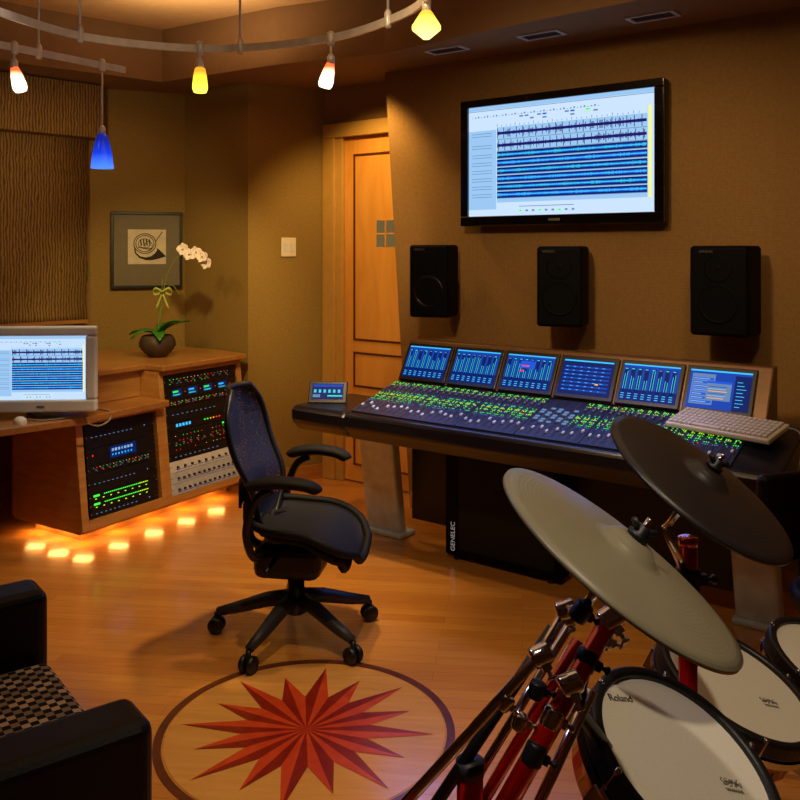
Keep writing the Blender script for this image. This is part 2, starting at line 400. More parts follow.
# ------------------------------------------------------------------ floor medallion
md = thing('floor_medallion', 'round inlaid wooden compass star medallion set in the maple floor', 'floor inlay', (-.312, 2.90, 0), (0, 0, R(-4)))
Rm = .495
MB().lathe([(0, .0005), (Rm*.93, .0005), (Rm*.93, .0015), (0, .0015)], 96, smooth=False).build('inner_disc', M['disc'], md)
def annulus(b, r0, r1, z0, z1, n=96):
    vs = []; fs = []
    for k in range(n):
        a = 2*PI*k/n
        for (r, z) in ((r0, z0), (r1, z0), (r1, z1), (r0, z1)): vs.append((r*math.cos(a), r*math.sin(a), z))
    for k in range(n):
        j = (k+1) % n
        for q in range(4): fs.append((k*4+q, j*4+q, j*4+(q+1) % 4, k*4+(q+1) % 4))
    b.add(vs, fs)
b = MB(); annulus(b, Rm*.945, Rm, .0005, .0025); b.build('border_ring', M['ring'], md)
b = MB(); NP = 16
for k in range(NP):
    a = 2*PI*k/NP+PI/2; L = Rm*(.86 if k % 2 == 0 else .74); ri = Rm*.43
    tip = (L*math.cos(a), L*math.sin(a), .003)
    l = (ri*math.cos(a+PI/NP), ri*math.sin(a+PI/NP), .003); r_ = (ri*math.cos(a-PI/NP), ri*math.sin(a-PI/NP), .003)
    b.m(0).add([(0, 0, .003), tip, l], [(0, 1, 2)]); b.m(1).add([(0, 0, .003), r_, tip], [(0, 1, 2)])
b.build('star', [M['star1'], M['star2']], md)

# ------------------------------------------------------------------ screen drawing
SM = [g[k] for k in KEYS]
SI = {k: i for i, k in enumerate(KEYS)}
def Q(b, c, x0, x1, z0, z1, lay, T=None): b.m(SI[c]).quad(x0, x1, z0, z1, -.0004*lay, T)
def daw_screen(name, w, h, parent, T, bg='white', nb=80):
    b = MB(); b.M = T
    U = lambda u: (u-.5)*w
    V = lambda v: (v-.5)*h
    Q(b, bg, U(0), U(1), V(0), V(1), 0)
    Q(b, 'pale', U(.0), U(.165), V(.06), V(.78), 1)
    Q(b, 'pale', U(0), U(1), V(.965), V(1), 1); Q(b, 'lgrey', U(.0), U(1), V(.957), V(.962), 2)
    for (u, v, c) in ((.40, .875, 'lgrey'), (.43, .875, 'blue'), (.55, .875, 'lgrey'), (.58, .875, 'blue'), (.43, .845, 'lgrey'), (.58, .845, 'lgrey'), (.30, .875, 'lgrey'), (.33, .875, 'lgrey'), (.66, .875, 'green'), (.70, .86, 'lgrey'), (.36, .85, 'lgrey')):
        Q(b, c, U(u), U(u+.022), V(v), V(v+.014), 2)
    for i in range(40): Q(b, 'lgrey', U(.02+i*.018), U(.028+i*.018), V(.90), V(.904+.006*(i % 3)), 2)
    for i in range(30): Q(b, 'lgrey', U(.17+i*.026), U(.173+i*.026), V(.805), V(.82+.01*(i % 4 == 0)), 2)
    Q(b, 'pale', U(.17), U(.965), V(.12), V(.80), 1)
    Q(b, 'yellow', U(.972), U(.982), V(.12), V(.86), 2)
    rows = [(.745, .053, 'p'), (.635, .05, 'p')]+[(.55-.072*r, .029, 'c') for r in range(6)]
    for r, (zc, hh, kd) in enumerate(rows):
        Q(b, 'pale' if kd == 'p' else ('dkblue' if r % 2 else 'scrd'), U(.17), U(.965), V(zc-hh), V(zc+hh), 2)
        Q(b, 'lgrey', U(.17), U(.965), V(zc-hh-.005), V(zc-hh), 3)
        for q in range(2): Q(b, 'lgrey', U(.02), U(.14), V(zc-.02+.025*q), V(zc-.015+.025*q), 2)
        if kd == 'p': Q(b, 'navy', U(.172), U(.962), V(zc-.012), V(zc+.012), 6)
        else: Q(b, 'blue', U(.172), U(.962), V(zc-.013), V(zc+.013), 3); Q(b, 'cyan', U(.172), U(.962), V(zc-.004), V(zc+.004), 4)
        for i in range(nb):
            u0 = .172+.79*i/nb
            if kd == 'p': amp = .008+hh*.55*random.random()**2+(hh*.85 if i % 6 == r else 0)*random.uniform(.7, 1)
            else: amp = .004+.013*abs(math.sin(i*.13+r*2))*random.random()
            amp = min(amp, hh*.93)
            Q(b, 'purple' if kd == 'p' else ('cyan' if r % 2 else 'teal'), U(u0), U(u0+.79/nb*(.62 if kd == 'p' else .4)), V(zc-amp), V(zc+amp), 5)
    Q(b, 'white', U(.28), U(.64), V(.02), V(.11), 6)
    for i in range(9): Q(b, ['green', 'lgrey', 'lgrey'][i % 3], U(.30+i*.036), U(.314+i*.036), V(.035), V(.05), 7)
    Q(b, 'lgrey', U(.3), U(.6), V(.078), V(.084), 7)
    return b.build(name, SM, parent, recalc=False)

# ------------------------------------------------------------------ television
tv = Vector((.8435, 4.715))
t = thing('television', 'large black flat television showing recording tracks, mounted on the brown wall', 'television', (tv.x, tv.y, 2.10), (0, 0, WROT))
W_, H_ = 1.208, .724
b = MB(); b.box(-W_/2, W_/2, 0, .06, -H_/2, H_/2); b.build('housing', M['blk'], t, .008)
b = MB()
for q in ((-W_/2, W_/2, -H_/2, -H_/2+.055), (-W_/2, W_/2, H_/2-.042, H_/2), (-W_/2, -W_/2+.05, -H_/2+.055, H_/2-.042), (W_/2-.05, W_/2, -H_/2+.055, H_/2-.042)):
    b.box(q[0], q[1], -.018, .0, q[2], q[3])
b.build('bezel', M['blkg'], t, .004)
daw_screen('screen', W_-.1, H_-.097, t, Matrix.Translation((0, -.003, .0065)), nb=130)
b = MB(); b.box(-.035, .035, -.0195, -.018, -.341, -.327); b.build('badge', M['gtxt'], t)
b = MB(); b.box(-.2, .2, .06, .088, -.15, .15); b.build('wall_bracket', M['blk'], t)

# ------------------------------------------------------------------ wall speakers
def wall_speaker(s, zc, turn, label, w=.125, cone='spk'):
    p = O-BD*.17+WD*s
    t = thing('wall_speaker', label, 'speaker', (p.x, p.y, zc-.21), (0, 0, WROT+turn), 'black monitor speakers along the brown wall')
    b = MB(); b.box(-w, w, -.1, .09, 0, .42); b.build('cabinet', M['spk'], t, .018, 4)
    T = Matrix.Translation((0, -.1, .15)) @ Matrix.Rotation(R(90), 4, 'X')
    b = MB(); b.lathe([(0, -.022), (.03, -.012), (.035, -.02), (.078, .0), (.086, .003), (.094, .001), (.094, -.01)], 32, T); b.build('woofer', M[cone], t)
    T = Matrix.Translation((0, -.1, .315)) @ Matrix.Rotation(R(90), 4, 'X')
    b = MB(); b.lathe([(0, .003), (.014, .0), (.03, -.006), (.058, .001), (.066, .001), (.066, -.01)], 28, T); b.build('tweeter', M['spk'], t)
    b = MB(); b.box(-.04, .04, .09, .14, .12, .3); b.build('wall_bracket', M['blk'], t)
    text('lettering', 'GENELEC', .016, Matrix.Translation((-.055, -.1012, .388)) @ FRONT, M['gtxt'], t)
wall_speaker(-.14, 1.42, R(14), 'black monitor speaker on the wall beside the wooden door', .12, 'cone')
wall_speaker(.69, 1.41, R(14), 'black monitor speaker mounted directly below the television, middle of three', .12)
wall_speaker(1.53, 1.41, R(-4), 'black monitor speaker on the wall farthest from the wooden door', .136)

# ------------------------------------------------------------------ mixing console
F0 = (-.54, 4.6)
LC = 2.40
con = thing('mixing_console', 'long dark mixing console with six blue screens and rows of lit faders', 'mixing console', (F0[0], F0[1], 0), (0, 0, WROT))
b = MB()
prof = [(0, .70), (.0, .755), (.012, .775), (.04, .775), (.42, .885), (.50, .885), (.50, .70), (.40, .64), (.06, .635)]
b.xprism(prof, .32, LC); b.build('desk_body', M['lip'], con, .012, 3)
b = MB(); b.xprism([(0, .69), (0, .75), (.02, .775), (.50, .775), (.50, .70), (.4, .64), (.06, .635)], -.06, .32)
b.build('side_wing', M['lip'], con, .025, 4)
b = MB()
b.xprism([(.425, .89), (.545, 1.105), (.60, 1.105), (.60, .72), (.50, .72), (.50, .885)], .335, 2.25); b.build('meter_bridge', M['bronze'], con, .008)
ang = math.atan2(.115, .18)
for i in range(6):
    xa = .352+i*.3085
    T = Matrix.Translation((xa+.148, .478, .991)) @ Matrix.Rotation(-ang*.9, 4, 'X')
    sf = MB(); sf.M = T; sf.box(-.148, .148, -.012, .004, -.108, .108); s_ = sf.build('screen_frame', M['blk'], con, .004)
    b = MB(); b.M = T @ Matrix.Translation((0, -.0135, 0)); w, h = .262, .176
    U = lambda u: (u-.5)*w
    V = lambda v: (v-.5)*h
    if i == 5:
        Q(b, 'scr', U(0), U(1), V(0), V(1), 0); Q(b, 'lgrey', U(.04), U(.42), V(.1), V(.9), 1)
        for k in range(7):
            Q(b, 'blue', U(.06), U(.40), V(.14+k*.1), V(.2+k*.1), 2); Q(b, 'pale', U(.07), U(.2+.15*random.random()), V(.16+k*.1), V(.175+k*.1), 3)
        Q(b, 'lgrey', U(.3), U(.70), V(.22), V(.72), 4); Q(b, 'blue', U(.3), U(.70), V(.66), V(.72), 5)
        for k in range(6): Q(b, ['amber', 'pale', 'scr'][k % 3], U(.33), U(.5+.15*random.random()), V(.27+k*.06), V(.285+k*.06), 5)
        Q(b, 'scrd', U(.74), U(1), V(0), V(.9), 1)
        for k in range(8): Q(b, 'cyan', U(.78), U(.84+.1*random.random()), V(.1+k*.09), V(.115+k*.09), 2)
        Q(b, 'cyan', U(0), U(1), V(.96), V(1), 2)
    elif i == 3:
        Q(b, 'scrd', U(0), U(1), V(0), V(1), 0)
        for k in range(7):
            Q(b, 'scr', U(.05), U(.95), V(.1+k*.11), V(.15+k*.11), 1)
            for j in range(6): Q(b, 'cyan', U(.08+j*.14), U(.1+j*.14+.04*random.random()), V(.12+k*.11), V(.135+k*.11), 2)
        Q(b, 'cyan', U(.02), U(.98), V(.94), V(.98), 2); Q(b, 'amber', U(.7), U(.76), V(.3), V(.34), 3)
    else:
        Q(b, 'scr', U(0), U(1), V(0), V(1), 0); Q(b, 'dkblue', U(0), U(1), V(.0), V(.3), 1)
        Q(b, 'cyan', U(0), U(1), V(.965), V(1), 1)
        for k in range(8):
            Q(b, 'scrd', U(.02+k*.122), U(.10+k*.122), V(.15), V(.90), 1)
            hh = random.uniform(.3, .65)
            for c_, du in (('cyan', 0), ('teal', .04)):
                Q(b, c_, U(.04+k*.122+du), U(.05+k*.122+du), V(.3), V(.3+hh*random.uniform(.6, 1)), 2)
            for q in range(3): Q(b, 'cyan', U(.03+k*.122), U(.09+k*.122), V(.05+q*.06), V(.07+q*.06), 2)
            Q(b, random.choice(['cyan', 'teal', 'lgrey']), U(.03+k*.122), U(.08+k*.122), V(.85), V(.875), 3)
        if i == 2: Q(b, 'red', U(.33), U(.40), V(.5), V(.54), 4); Q(b, 'blue', U(.3), U(.62), V(.6), V(.82), 3); Q(b, 'red', U(.34), U(.5), V(.66), V(.69), 4)
    b.build('screen', SM, s_, recalc=False)
sl = math.atan2(.11, .38)
DM = Matrix.Translation((0, .045, .7768)) @ Matrix.Rotation(sl, 4, 'X')
pitch = .0385
ROWS = [(.140+.0088*k, [4, 5, 0, 6, 0, 4, 1, 0, 6, 1, 1, 0, 5, 0, 4, 6][k], [.7, .7, .8, 1, .6, .6, .85, .8, 1, .9, .7, .8, .7, .6, .5, 1][k]) for k in range(16)]+[(.338, 1, .8), (.347, 4, .6), (.356, 0, .8), (.365, 1, .7), (.374, 0, .7)]
for i in range(6):
    xa = .335+i*.314
    b = MB(); b.M = DM; b.m(0).box(xa, xa+.309, 0, .385, 0, .006)
    for c in range(8):
        cx = xa+.02+c*pitch
        b.m(1).box(cx-.0015, cx+.0015, .02, .13, .006, .0068)
        b.m(2).box(cx-.0195, cx-.0185, .01, .375, .006, .0064)
        for q in range(8): b.m(2).box(cx+.006, cx+.011, .025+q*.014, .0262+q*.014, .006, .0064)
    mod = b.build('channel_module', [M['console'], M['blk'], M['grey']], con)
    bl = MB(); bl.M = DM
    cols = [g['green'], g['lime'], g['amber'], g['red'], g['lgrey'], g['scr'], M['dgrey']]
    master = lambda c: i == 3 and c < 5
    for c in range(8):
        cx = xa+.02+c*pitch
        for v, kc, pr in ROWS:
            if master(c): continue
            for dx in (-.012, -.003, .006):
                k = kc if random.random() < pr*.85 else 6
                if random.random() < .005: k = 3
                bl.m(k).box(cx+dx-.002, cx+dx+.0024, v, v+.0032, .006, .0076)
        if master(c):
            for q in range(7): bl.m(4 if (q+c) % 3 else 6).box(cx-.010, cx+.010, .145+q*.022, .158+q*.022, .006, .009)
    bl.build('lit_buttons', cols, mod)
    for c in range(8):
        cx = xa+.02+c*pitch; v = .035+.07*random.random()**.7
        f = MB(); f.M = DM; f.box(cx-.0055, cx+.0055, v-.010, v+.010, .006, .017); f.build('fader', M['silver'], mod, .002, 1)
        if master(c): continue
        for v in (.300, .320):
            k_ = MB(); k_.lathe([(.006, 0), (.005, .010), (0, .010)], 10, DM @ Matrix.Translation((cx, v, .006))); k_.build('knob', M['grey'], mod)
for (xa, xb) in ((.06, .30), (2.10, 2.29)):
    b = MB()
    xo = .05 if xa < 1 else .0
    b.add([(xa+xo, .34, .66), (xb+xo, .34, .66), (xb+xo, .42, .66), (xa+xo, .42, .66), (xa, .50, .02), (xb, .50, .02), (xb, .57, .02), (xa, .57, .02)],
          [(0, 1, 2, 3), (4, 7, 6, 5), (0, 4, 5, 1), (1, 5, 6, 2), (2, 6, 7, 3), (3, 7, 4, 0)])
    lg = b.build('leg', M['silver'], con, .02, 3)
    b = MB(); b.box(xa-.01, xb+.02, .48, .62, 0, .03); b.build('foot', M['silver'], lg, .01)
b = MB(); b.box(.36, 2.08, .53, .55, .12, .71); b.build('modesty_panel', M['blk'], con)
t = thing('control_tablet', 'small tilted touch display with cyan readout on the console left end', 'display')
p = Vector(F0)+WD*.07+BD*.15
t.location = (p.x, p.y, .776); t.rotation_euler = (0, 0, R(-4))
T = Matrix.Rotation(R(-32), 4, 'X')
b = MB(); b.M = T; b.box(-.105, .105, 0, .022, .0, .13); b.build('housing', M['blk'], t, .006)
b = MB(); b.add([(-.06, .012, 0), (.06, .012, 0), (.06, .10, 0), (-.06, .10, 0), (-.05, .055, .065), (.05, .055, .065), (.05, .075, .065), (-.05, .075, .065)], [(0, 1, 2, 3), (4, 5, 6, 7), (0, 1, 5, 4), (1, 2, 6, 5), (2, 3, 7, 6), (3, 0, 4, 7)]); b.build('stand', M['blk'], t)
b = MB(); b.M = T @ Matrix.Translation((0, -.002, .068)); Q(b, 'scrd', -.085, .085, -.045, .045, 0); Q(b, 'scr', -.08, .08, .026, .04, 1); Q(b, 'teal', .0, .08, -.03, -.022, 1)
for k in range(6): Q(b, 'cyan' if k % 2 else 'teal', -.075+k*.026, -.062+k*.026, -.008, .010, 2)
Q(b, 'lgrey', -.08, -.04, -.035, -.018, 2)
b.build('screen', SM, t, recalc=False)
t = thing('computer_keyboard', 'pale beige computer keyboard lying across the right end of the console', 'keyboard')
p = Vector(F0)+WD*2.12+BD*.305
t.location = (p.x, p.y, .872); t.rotation_euler = (sl*.9, 0, WROT+R(-14))
b = MB(); b.box(-.23, .23, -.085, .085, 0, .022); b.build('tray', M['keyb'], t, .006)
b = MB()
for r in range(6):
    for c in range(20):
        if r == 0 and 4 < c < 10: continue
        b.box(-.218+c*.0218, -.218+c*.0218+.018, -.075+r*.0255, -.075+r*.0255+.02, .022, .031)
b.box(-.109, .0, -.075, -.055, .022, .031)
b.build('keys', M['keyb'], t)
b = MB(); q = [Vector(p_) for p_ in ((.22, .07, .01), (.28, .06, .0), (.30, .0, -.08), (.27, -.03, -.25), (.3, 0, -.5))]
b.tube(smooth_path(q, 6), .003, 6); b.build('cord', M['cable'], t)
p = Vector(F0)+WD*.66+BD*.41
t = thing('subwoofer', 'big black floor subwoofer with white vertical lettering under the console', 'subwoofer', (p.x, p.y, 0), (0, 0, WROT))
b = MB(); b.box(0, .66, 0, .11, .02, .61); b.build('cabinet', M['spk'], t, .012)
for (x, y) in ((.06, .03), (.6, .03), (.06, .08), (.6, .08)):
    b = MB(); b.lathe([(.022, 0), (.022, .022)], 12, Matrix.Translation((x, y, 0))); b.build('foot', M['blk'], t)
b = MB(); b.box(.09, .63, -.006, .002, .06, .57); b.build('grille', M['blkm'], t, .004)
text('lettering', 'GENELEC', .036, Matrix.Translation((.062, -.0015, .12)) @ FRONT @ Matrix.Rotation(R(90), 4, 'Z'), M['wtxt'], t)

# ------------------------------------------------------------------ rack cabinet, tops, units
P0 = Vector((-1.67, 4.6)); UR = math.atan2(.85, .53)
ux = Vector((math.cos(UR), math.sin(UR))); uy = Vector((-math.sin(UR), math.cos(UR)))
def L2W(x, y): v = P0+ux*x+uy*y; return (v.x, v.y)
cab = thing('rack_cabinet', 'maple corner rack cabinet with two slanted equipment bays and amber glow below', 'cabinet', (P0.x, P0.y, 0), (0, 0, UR))
TI = .11; XE = 1.31
yf = lambda z: TI*z
def side(x0, x1, ztop, nm):
    b = MB(); b.xprism([(yf(.1), .1), (yf(ztop), ztop), (.62, ztop), (.62, .1)], x0, x1); b.build(nm, M['maple'], cab, .003)
side(0, .045, .68, 'side_panel'); side(.56, .60, .68, 'side_panel'); side(.60, .635, .88, 'side_panel'); side(1.27, XE, .88, 'side_panel')
def rail(x0, x1, z0, z1):
    b = MB(); b.xprism([(yf(z0), z0), (yf(z1), z1), (yf(z1)+.02, z1), (yf(z0)+.02, z0)], x0, x1); b.build('front_rail', M['maple'], cab)
rail(.045, .56, .1, .15); rail(.045, .56, .655, .68); rail(.635, 1.27, .1, .135); rail(.635, 1.27, .85, .88)
b = MB(); b.box(0, XE, .60, .62, .1, .68); b.box(.6, XE, .60, .62, .68, .88); b.build('back_panel', M['maple'], cab)
b = MB(); b.box(0, XE, .03, .60, .085, .1); b.build('bottom_panel', M['maple'], cab)
b = MB(); b.box(.12, XE-.04, .18, .58, 0, .085); b.build('plinth', M['maple'], cab)
BUL = [(x, .11) for x in (.08, .32, .58, .84, 1.10)]+[(.065, y) for y in (.30, .50)]
for (x, y) in BUL:
    b = MB(); b.lathe([(.012, .080), (.014, .082), (.014, .0855)], 12, Matrix.Translation((x, y, 0))); b.build('bulb', M['strip'], cab)
b = MB(); b.box(.28, .60, .25, .60, .722, .88); b.build('raised_box', M['maple'], cab, .003)
dk = thing('low_desk', 'long low wooden desk carrying the old monitor by the window shade', 'desk', (-2.6, 4.2, 0))
dkT = Matrix.Translation((2.6, -4.2, 0))
b = MB(); b.M = dkT; b.prism([L2W(.60, -.0), L2W(-.04, -.02), (-3.2, 3.05), (-4.05, 3.9), (-4.05, 4.1), (-2.25, 5.9), L2W(.60, .66)], .682, .72)
b.build('desk_top', M['mapletop'], dk, .006)
b = MB(); b.M = dkT; b.prism([(-3.1, 3.25), (-3.06, 3.21), (-3.02, 3.25), (-3.06, 3.29)], 0, .681); b.build('leg', M['maple'], dk)
b = MB(); b.prism([L2W(XE+.01, .05), L2W(.595, .05), L2W(.595, .21), L2W(.26, .21), (-2.0, 5.44), (-2.1, 5.95), (-1.58, 6.22), (-1.2, 5.95)], .881, .915)
tag(b.build('counter_slab', M['mapletop'], None, .006), 'raised wooden counter slab with the orchid on it, above the rack cabinet', 'counter')
ta = math.atan(TI)
def rack_unit(bay, z0, h, style, label, grp):
    x = .303 if bay == 0 else .9525; k_ = 1 if bay == 0 else 1.3
    t = thing('rack_unit', label, 'rack unit', (0, 0, 0), (0, 0, 0), grp)
    pp = L2W(x, yf(z0)+.012); t.location = (pp[0], pp[1], z0); t.rotation_euler = (-ta, 0, UR)
    w = .24*k_; h2 = h-.002
    face = {'silver': M['silver'], 'white': M['beige']}.get(style, M['blk'])
    b = MB(); b.box(-w, w, 0, .006, 0, h2); b.box(-.21*k_, .21*k_, .006, .22, .002, h2-.004); b.build('faceplate', face, t)
    s = MB(); s.m(6)
    def q(c, x0, x1, za, zb): s.m(SI[c]).box(x0*k_, x1*k_, -.001, 0, za, zb)
    if style == 'display':
        q('scrd', -.08, .1, h*.15, h*.85)
        for k in range(7): q('pale', -.07+k*.022, -.055+k*.022, h*.55, h*.72); q('cyan', -.07+k*.022, -.06+k*.022, h*.28, h*.4)
        q('red', -.2, -.194, h*.5, h*.6)
    elif style == 'green':
        for k in range(24): q('green' if k < 19 else 'lime', -.14+k*.013, -.132+k*.013, h*.6, h*.72)
        for k in range(8): q('lime', -.2+k*.05, -.19+k*.05, h*.2, h*.3)
        q('green', -.21, -.17, h*.5, h*.75)
    elif style == 'panels':
        for k in range(4):
            q('scrd', -.19+k*.1, -.13+k*.1, h*.25, h*.8)
            q('cyan' if k % 2 else 'green', -.185+k*.1, -.15+k*.1, h*.55, h*.7); q('teal', -.185+k*.1, -.14+k*.1, h*.32, h*.42)
        for k in range(4): q('red', -.11+k*.1, -.105+k*.1, h*.5, h*.5+.004)
    elif style == 'segment':
        for k in range(5): q('cyan', -.18+k*.02, -.168+k*.02, h*.35, h*.7)
        for k in range(6): q(['green', 'amber', 'red'][k//2], .0+k*.02, .008+k*.02, h*.45, h*.6)
        q('lgrey', .15, .2, h*.3, h*.4)
    elif style == 'leds':
        for k in range(18):
            c = random.choice(['red', 'green', 'amber', 'pale', 'lgrey', 'green']); x_ = -.2+k*.0225
            q(c, x_, x_+.004, h*.6, h*.6+.004)
            if random.random() < .6: q(random.choice(['green', 'red', 'lgrey']), x_, x_+.004, h*.25, h*.25+.004)
    elif style == 'grid':
        for r in range(4):
            for k in range(16):
                if random.random() < .7: q(random.choice(['red', 'red', 'amber', 'green', 'lgrey']), -.19+k*.024, -.187+k*.024, h*(.12+.2*r), h*(.12+.2*r)+.004)
        q('green', .12, .19, h*.82, h*.9)
    elif style == 'text':
        for k in range(10): q('lgrey', -.2+k*.03, -.19+k*.03, h*.45, h*.45+.003)
        q('pale', .17, .174, h*.5, h*.5+.004)
    elif style in ('silver', 'white'):
        for k in range(11): s.m(SI['scrd']).box((-.2+k*.036)*k_, (-.174+k*.036)*k_, -.002, 0, h*.2, h*.24)
        q('red', .19, .194, h*.7, h*.78)
    s.build('indicator_lights', SM, t)
    if style in ('leds', 'silver', 'grid', 'white'):
        nk = 9 if style != 'silver' else 12
        for k in range(nk):
            kb = MB(); kb.lathe([(.008, 0), (.006, .012), (0, .012)], 10, Matrix.Translation(((-.19+k*.36/(nk-1))*k_, 0, h*.42)) @ Matrix.Rotation(R(90), 4, 'X'))
            kb.build('knob', M['blk'] if style in ('silver', 'white') else M['grey'], t)
    for sx in (-.232, .232):
        kb = MB(); kb.lathe([(.004, 0), (.003, .002), (0, .002)], 8, Matrix.Translation((sx*k_, 0, h/2)) @ Matrix.Rotation(R(90), 4, 'X')); kb.build('screw', M['chrome'], t)
G0 = 'equipment in the low left rack bay'; G1 = 'equipment in the tall right rack bay'
z = .152
for h, st, lb in ((.044, 'text', 'black blank-faced rack unit at the very bottom of the low rack bay'), (.044, 'green', 'black rack unit with a green light row, second up in the low bay'),
                  (.044, 'green', 'black rack unit with a green meter row, third up in the low bay'), (.1, 'text', 'tall black rack unit in the middle of the low bay'),
                  (.05, 'leds', 'black rack unit with pinpoint lights below the text display unit, low bay'), (.088, 'display', 'black rack unit with a cyan text display, second from top of low bay'),
                  (.125, 'text', 'tall plain black rack unit at the top of the low bay')):
    rack_unit(0, z, h, st, lb, G0); z += h
z = .137
for h, st, lb in ((.066, 'silver', 'silver rack unit at the very bottom of the tall bay'), (.066, 'silver', 'silver rack unit second from the bottom of the tall bay'),
                  (.066, 'white', 'pale rack unit third from the bottom of the tall bay, topmost pale one'), (.044, 'text', 'thin black rack unit just above the pale ones in tall bay'),
                  (.135, 'grid', 'tall black rack unit with a grid of red lights, tall bay'), (.05, 'segment', 'black rack unit with cyan digits above the red grid unit'),
                  (.09, 'text', 'plain black rack unit in the upper half of the tall bay'), (.04, 'leds', 'thin black rack unit with mixed lights below the coloured display panels'),
                  (.075, 'panels', 'black rack unit with four small coloured display panels, tall bay'), (.075, 'leds', 'black rack unit with knobs at the very top of the tall bay')):
    rack_unit(1, z, h, st, lb, G1); z += h

# ------------------------------------------------------------------ CRT monitor, mouse, cables
t = thing('tube_monitor', 'old beige tube monitor showing recording tracks on the wooden desk', 'monitor', (-1.865, 4.62, .72), (0, 0, R(4)))
b = MB(); b.lathe([(.15, 0), (.15, .015), (.09, .03), (.09, .045)], 28, Matrix.Translation((0, .12, 0))); b.build('foot', M['beige'], t)
b = MB()
for q in ((-.28, .28, .04, .105), (-.28, .28, .435, .485), (-.28, -.225, .105, .435), (.225, .28, .105, .435)): b.box(q[0], q[1], -.13, -.08, q[2], q[3])
b.build('bezel', M['beige'], t, .012, 3)
b = MB(); b.add([(-.27, -.09, .045), (.27, -.09, .045), (.27, -.09, .48), (-.27, -.09, .48), (-.17, .30, .09), (.17, .30, .09), (.17, .30, .41), (-.17, .30, .41)],
                [(4, 5, 6, 7), (0, 1, 5, 4), (1, 2, 6, 5), (2, 3, 7, 6), (3, 0, 4, 7), (0, 3, 2, 1)]); b.build('rear_housing', M['beige'], t, .02, 3)
daw_screen('screen', .45, .33, t, Matrix.Translation((0, -.115, .27)), 'crtw', 60)
b = MB(); b.box(-.02, .02, -.132, -.13, .065, .075); b.build('badge', M['gtxt'], t)
t = thing('computer_mouse', 'small white computer mouse at the edge of the desk near the monitor', 'mouse', (-1.93, 4.42, .72), (0, 0, R(30)))
b = MB(); b.grid(lambda u, v: (.032*math.cos(2*PI*u)*math.sin(v*PI/2)*1.0, .055*math.sin(2*PI*u)*math.sin(v*PI/2), .034*math.cos(v*PI/2)**.7 if v < .99 else 0), 20, 8); b.build('shell', M['cream'], t)
b = MB(); b.tube([(0, .052, .01), (.01, .09, .004), (.05, .14, .004)], .002, 6); b.build('cord', M['cable'], t)
b = MB(); b.tube(smooth_path([(-1.95, 4.50, .725), (-1.83, 4.47, .725), (-1.72, 4.54, .726), (-1.655, 4.545, .722), (-1.63, 4.56, .69), (-1.60, 4.63, .665), (-1.575, 4.72, .68), (-1.58, 4.74, .72), (-1.62, 4.76, .726), (-1.80, 4.90, .726)], 8), .0045, 6)
tag(b.build('monitor_cable', M['cable']), 'loose pale cable looping over the desk edge in front of the old monitor', 'cable')

# ------------------------------------------------------------------ orchid
t = thing('potted_orchid', 'white orchid in a dark ridged pot on the raised counter', 'orchid', (-1.555, 5.58, .915))
b = MB(); pr = [(.05, 0)]+[(.05+.062*math.sin(PI*k/14*.8)+(.005 if k % 2 else 0), .010*k) for k in range(1, 14)]+[(.088, .14), (.08, .132), (.0, .13)]
b.lathe(pr, 28); b.build('pot', M['pot'], t)
def leaf(az, L, w, rise, droop):
    b = MB()
    def fn(u, v):
        s = v; ww = w*math.sin(PI*min(1, s*.93+.05))**.7*(u-.5)*2
        r = L*s; zz = .135+rise*s-droop*s*s+abs(u-.5)*.02
        return (r*math.cos(az)-ww*math.sin(az), r*math.sin(az)+ww*math.cos(az), zz)
    b.grid(fn, 4, 10); b.build('leaf', M['leaf'], t, solid=.004)
for az, L, w, ri, dr in ((.1, .20, .045, .18, .09), (2.9, .2, .045, .12, .12), (-1.2, .15, .04, .12, .14), (1.5, .16, .035, .14, .08), (-.5, .19, .04, .2, .10), (3.8, .17, .04, .13, .14)): leaf(az, L, w, ri, dr)
stem1 = smooth_path([(0, 0, .13), (.02, 0, .3), (.05, 0, .48), (.10, -.01, .60), (.17, -.02, .66), (.30, -.03, .63)], 6)
stem2 = smooth_path([(0, .01, .13), (.01, 0, .30), (.03, 0, .40), (.09, 0, .46), (.14, 0, .40)], 6)
b = MB(); b.tube(stem1, .003, 6); b.build('stem', M['stem'], t)
b = MB(); b.tube(stem2, .0025, 6); b.build('stem', M['stem'], t)
b = MB(); b.tube(smooth_path([(.02, .0, .13), (.03, .0, .5)], 3), .002, 6); b.build('support_stake', M['stem'], t)
b = MB()
for sx in (-1, 1):
    b.grid(lambda u, v, sx=sx: (.04+sx*.06*math.sin(PI*v*.98), -.03-.01*math.cos(PI*v), .40+.035*math.sin(2*PI*v)*.6+.02+(u-.5)*.014), 2, 12)
    b.grid(lambda u, v, sx=sx: (.04+sx*.04*v+(u-.5)*.012, -.035, .41-.10*v), 2, 5)
b.build('ribbon_bow', M['ylw'], t, solid=.002)
def flower(c, s, nm='flower', mt=None):
    b = MB(); T = zframe(c, (random.uniform(-.3, .3), -1, random.uniform(-.1, .3)))
    for k in range(5):
        a = 2*PI*k/5+PI/10+.3*random.random(); wd = .62 if k in (0, 2) else .42
        def fn(u, v, a=a, wd=wd):
            r = s*v; x = s*wd*(u-.5)*2*math.sin(PI*min(1, v*.9+.06))**.8
            return (r*math.cos(a)-x*math.sin(a), r*math.sin(a)+x*math.cos(a), .25*s*v*v)
        b.grid(fn, 4, 5, T)
    fo = b.build(nm, mt or M['petal'], t, solid=.0015)
    b = MB(); b.lathe([(0, 0), (s*.16, .1*s), (s*.1, .35*s), (0, .4*s)], 10, T); b.build('lip', M['ylw'], fo)
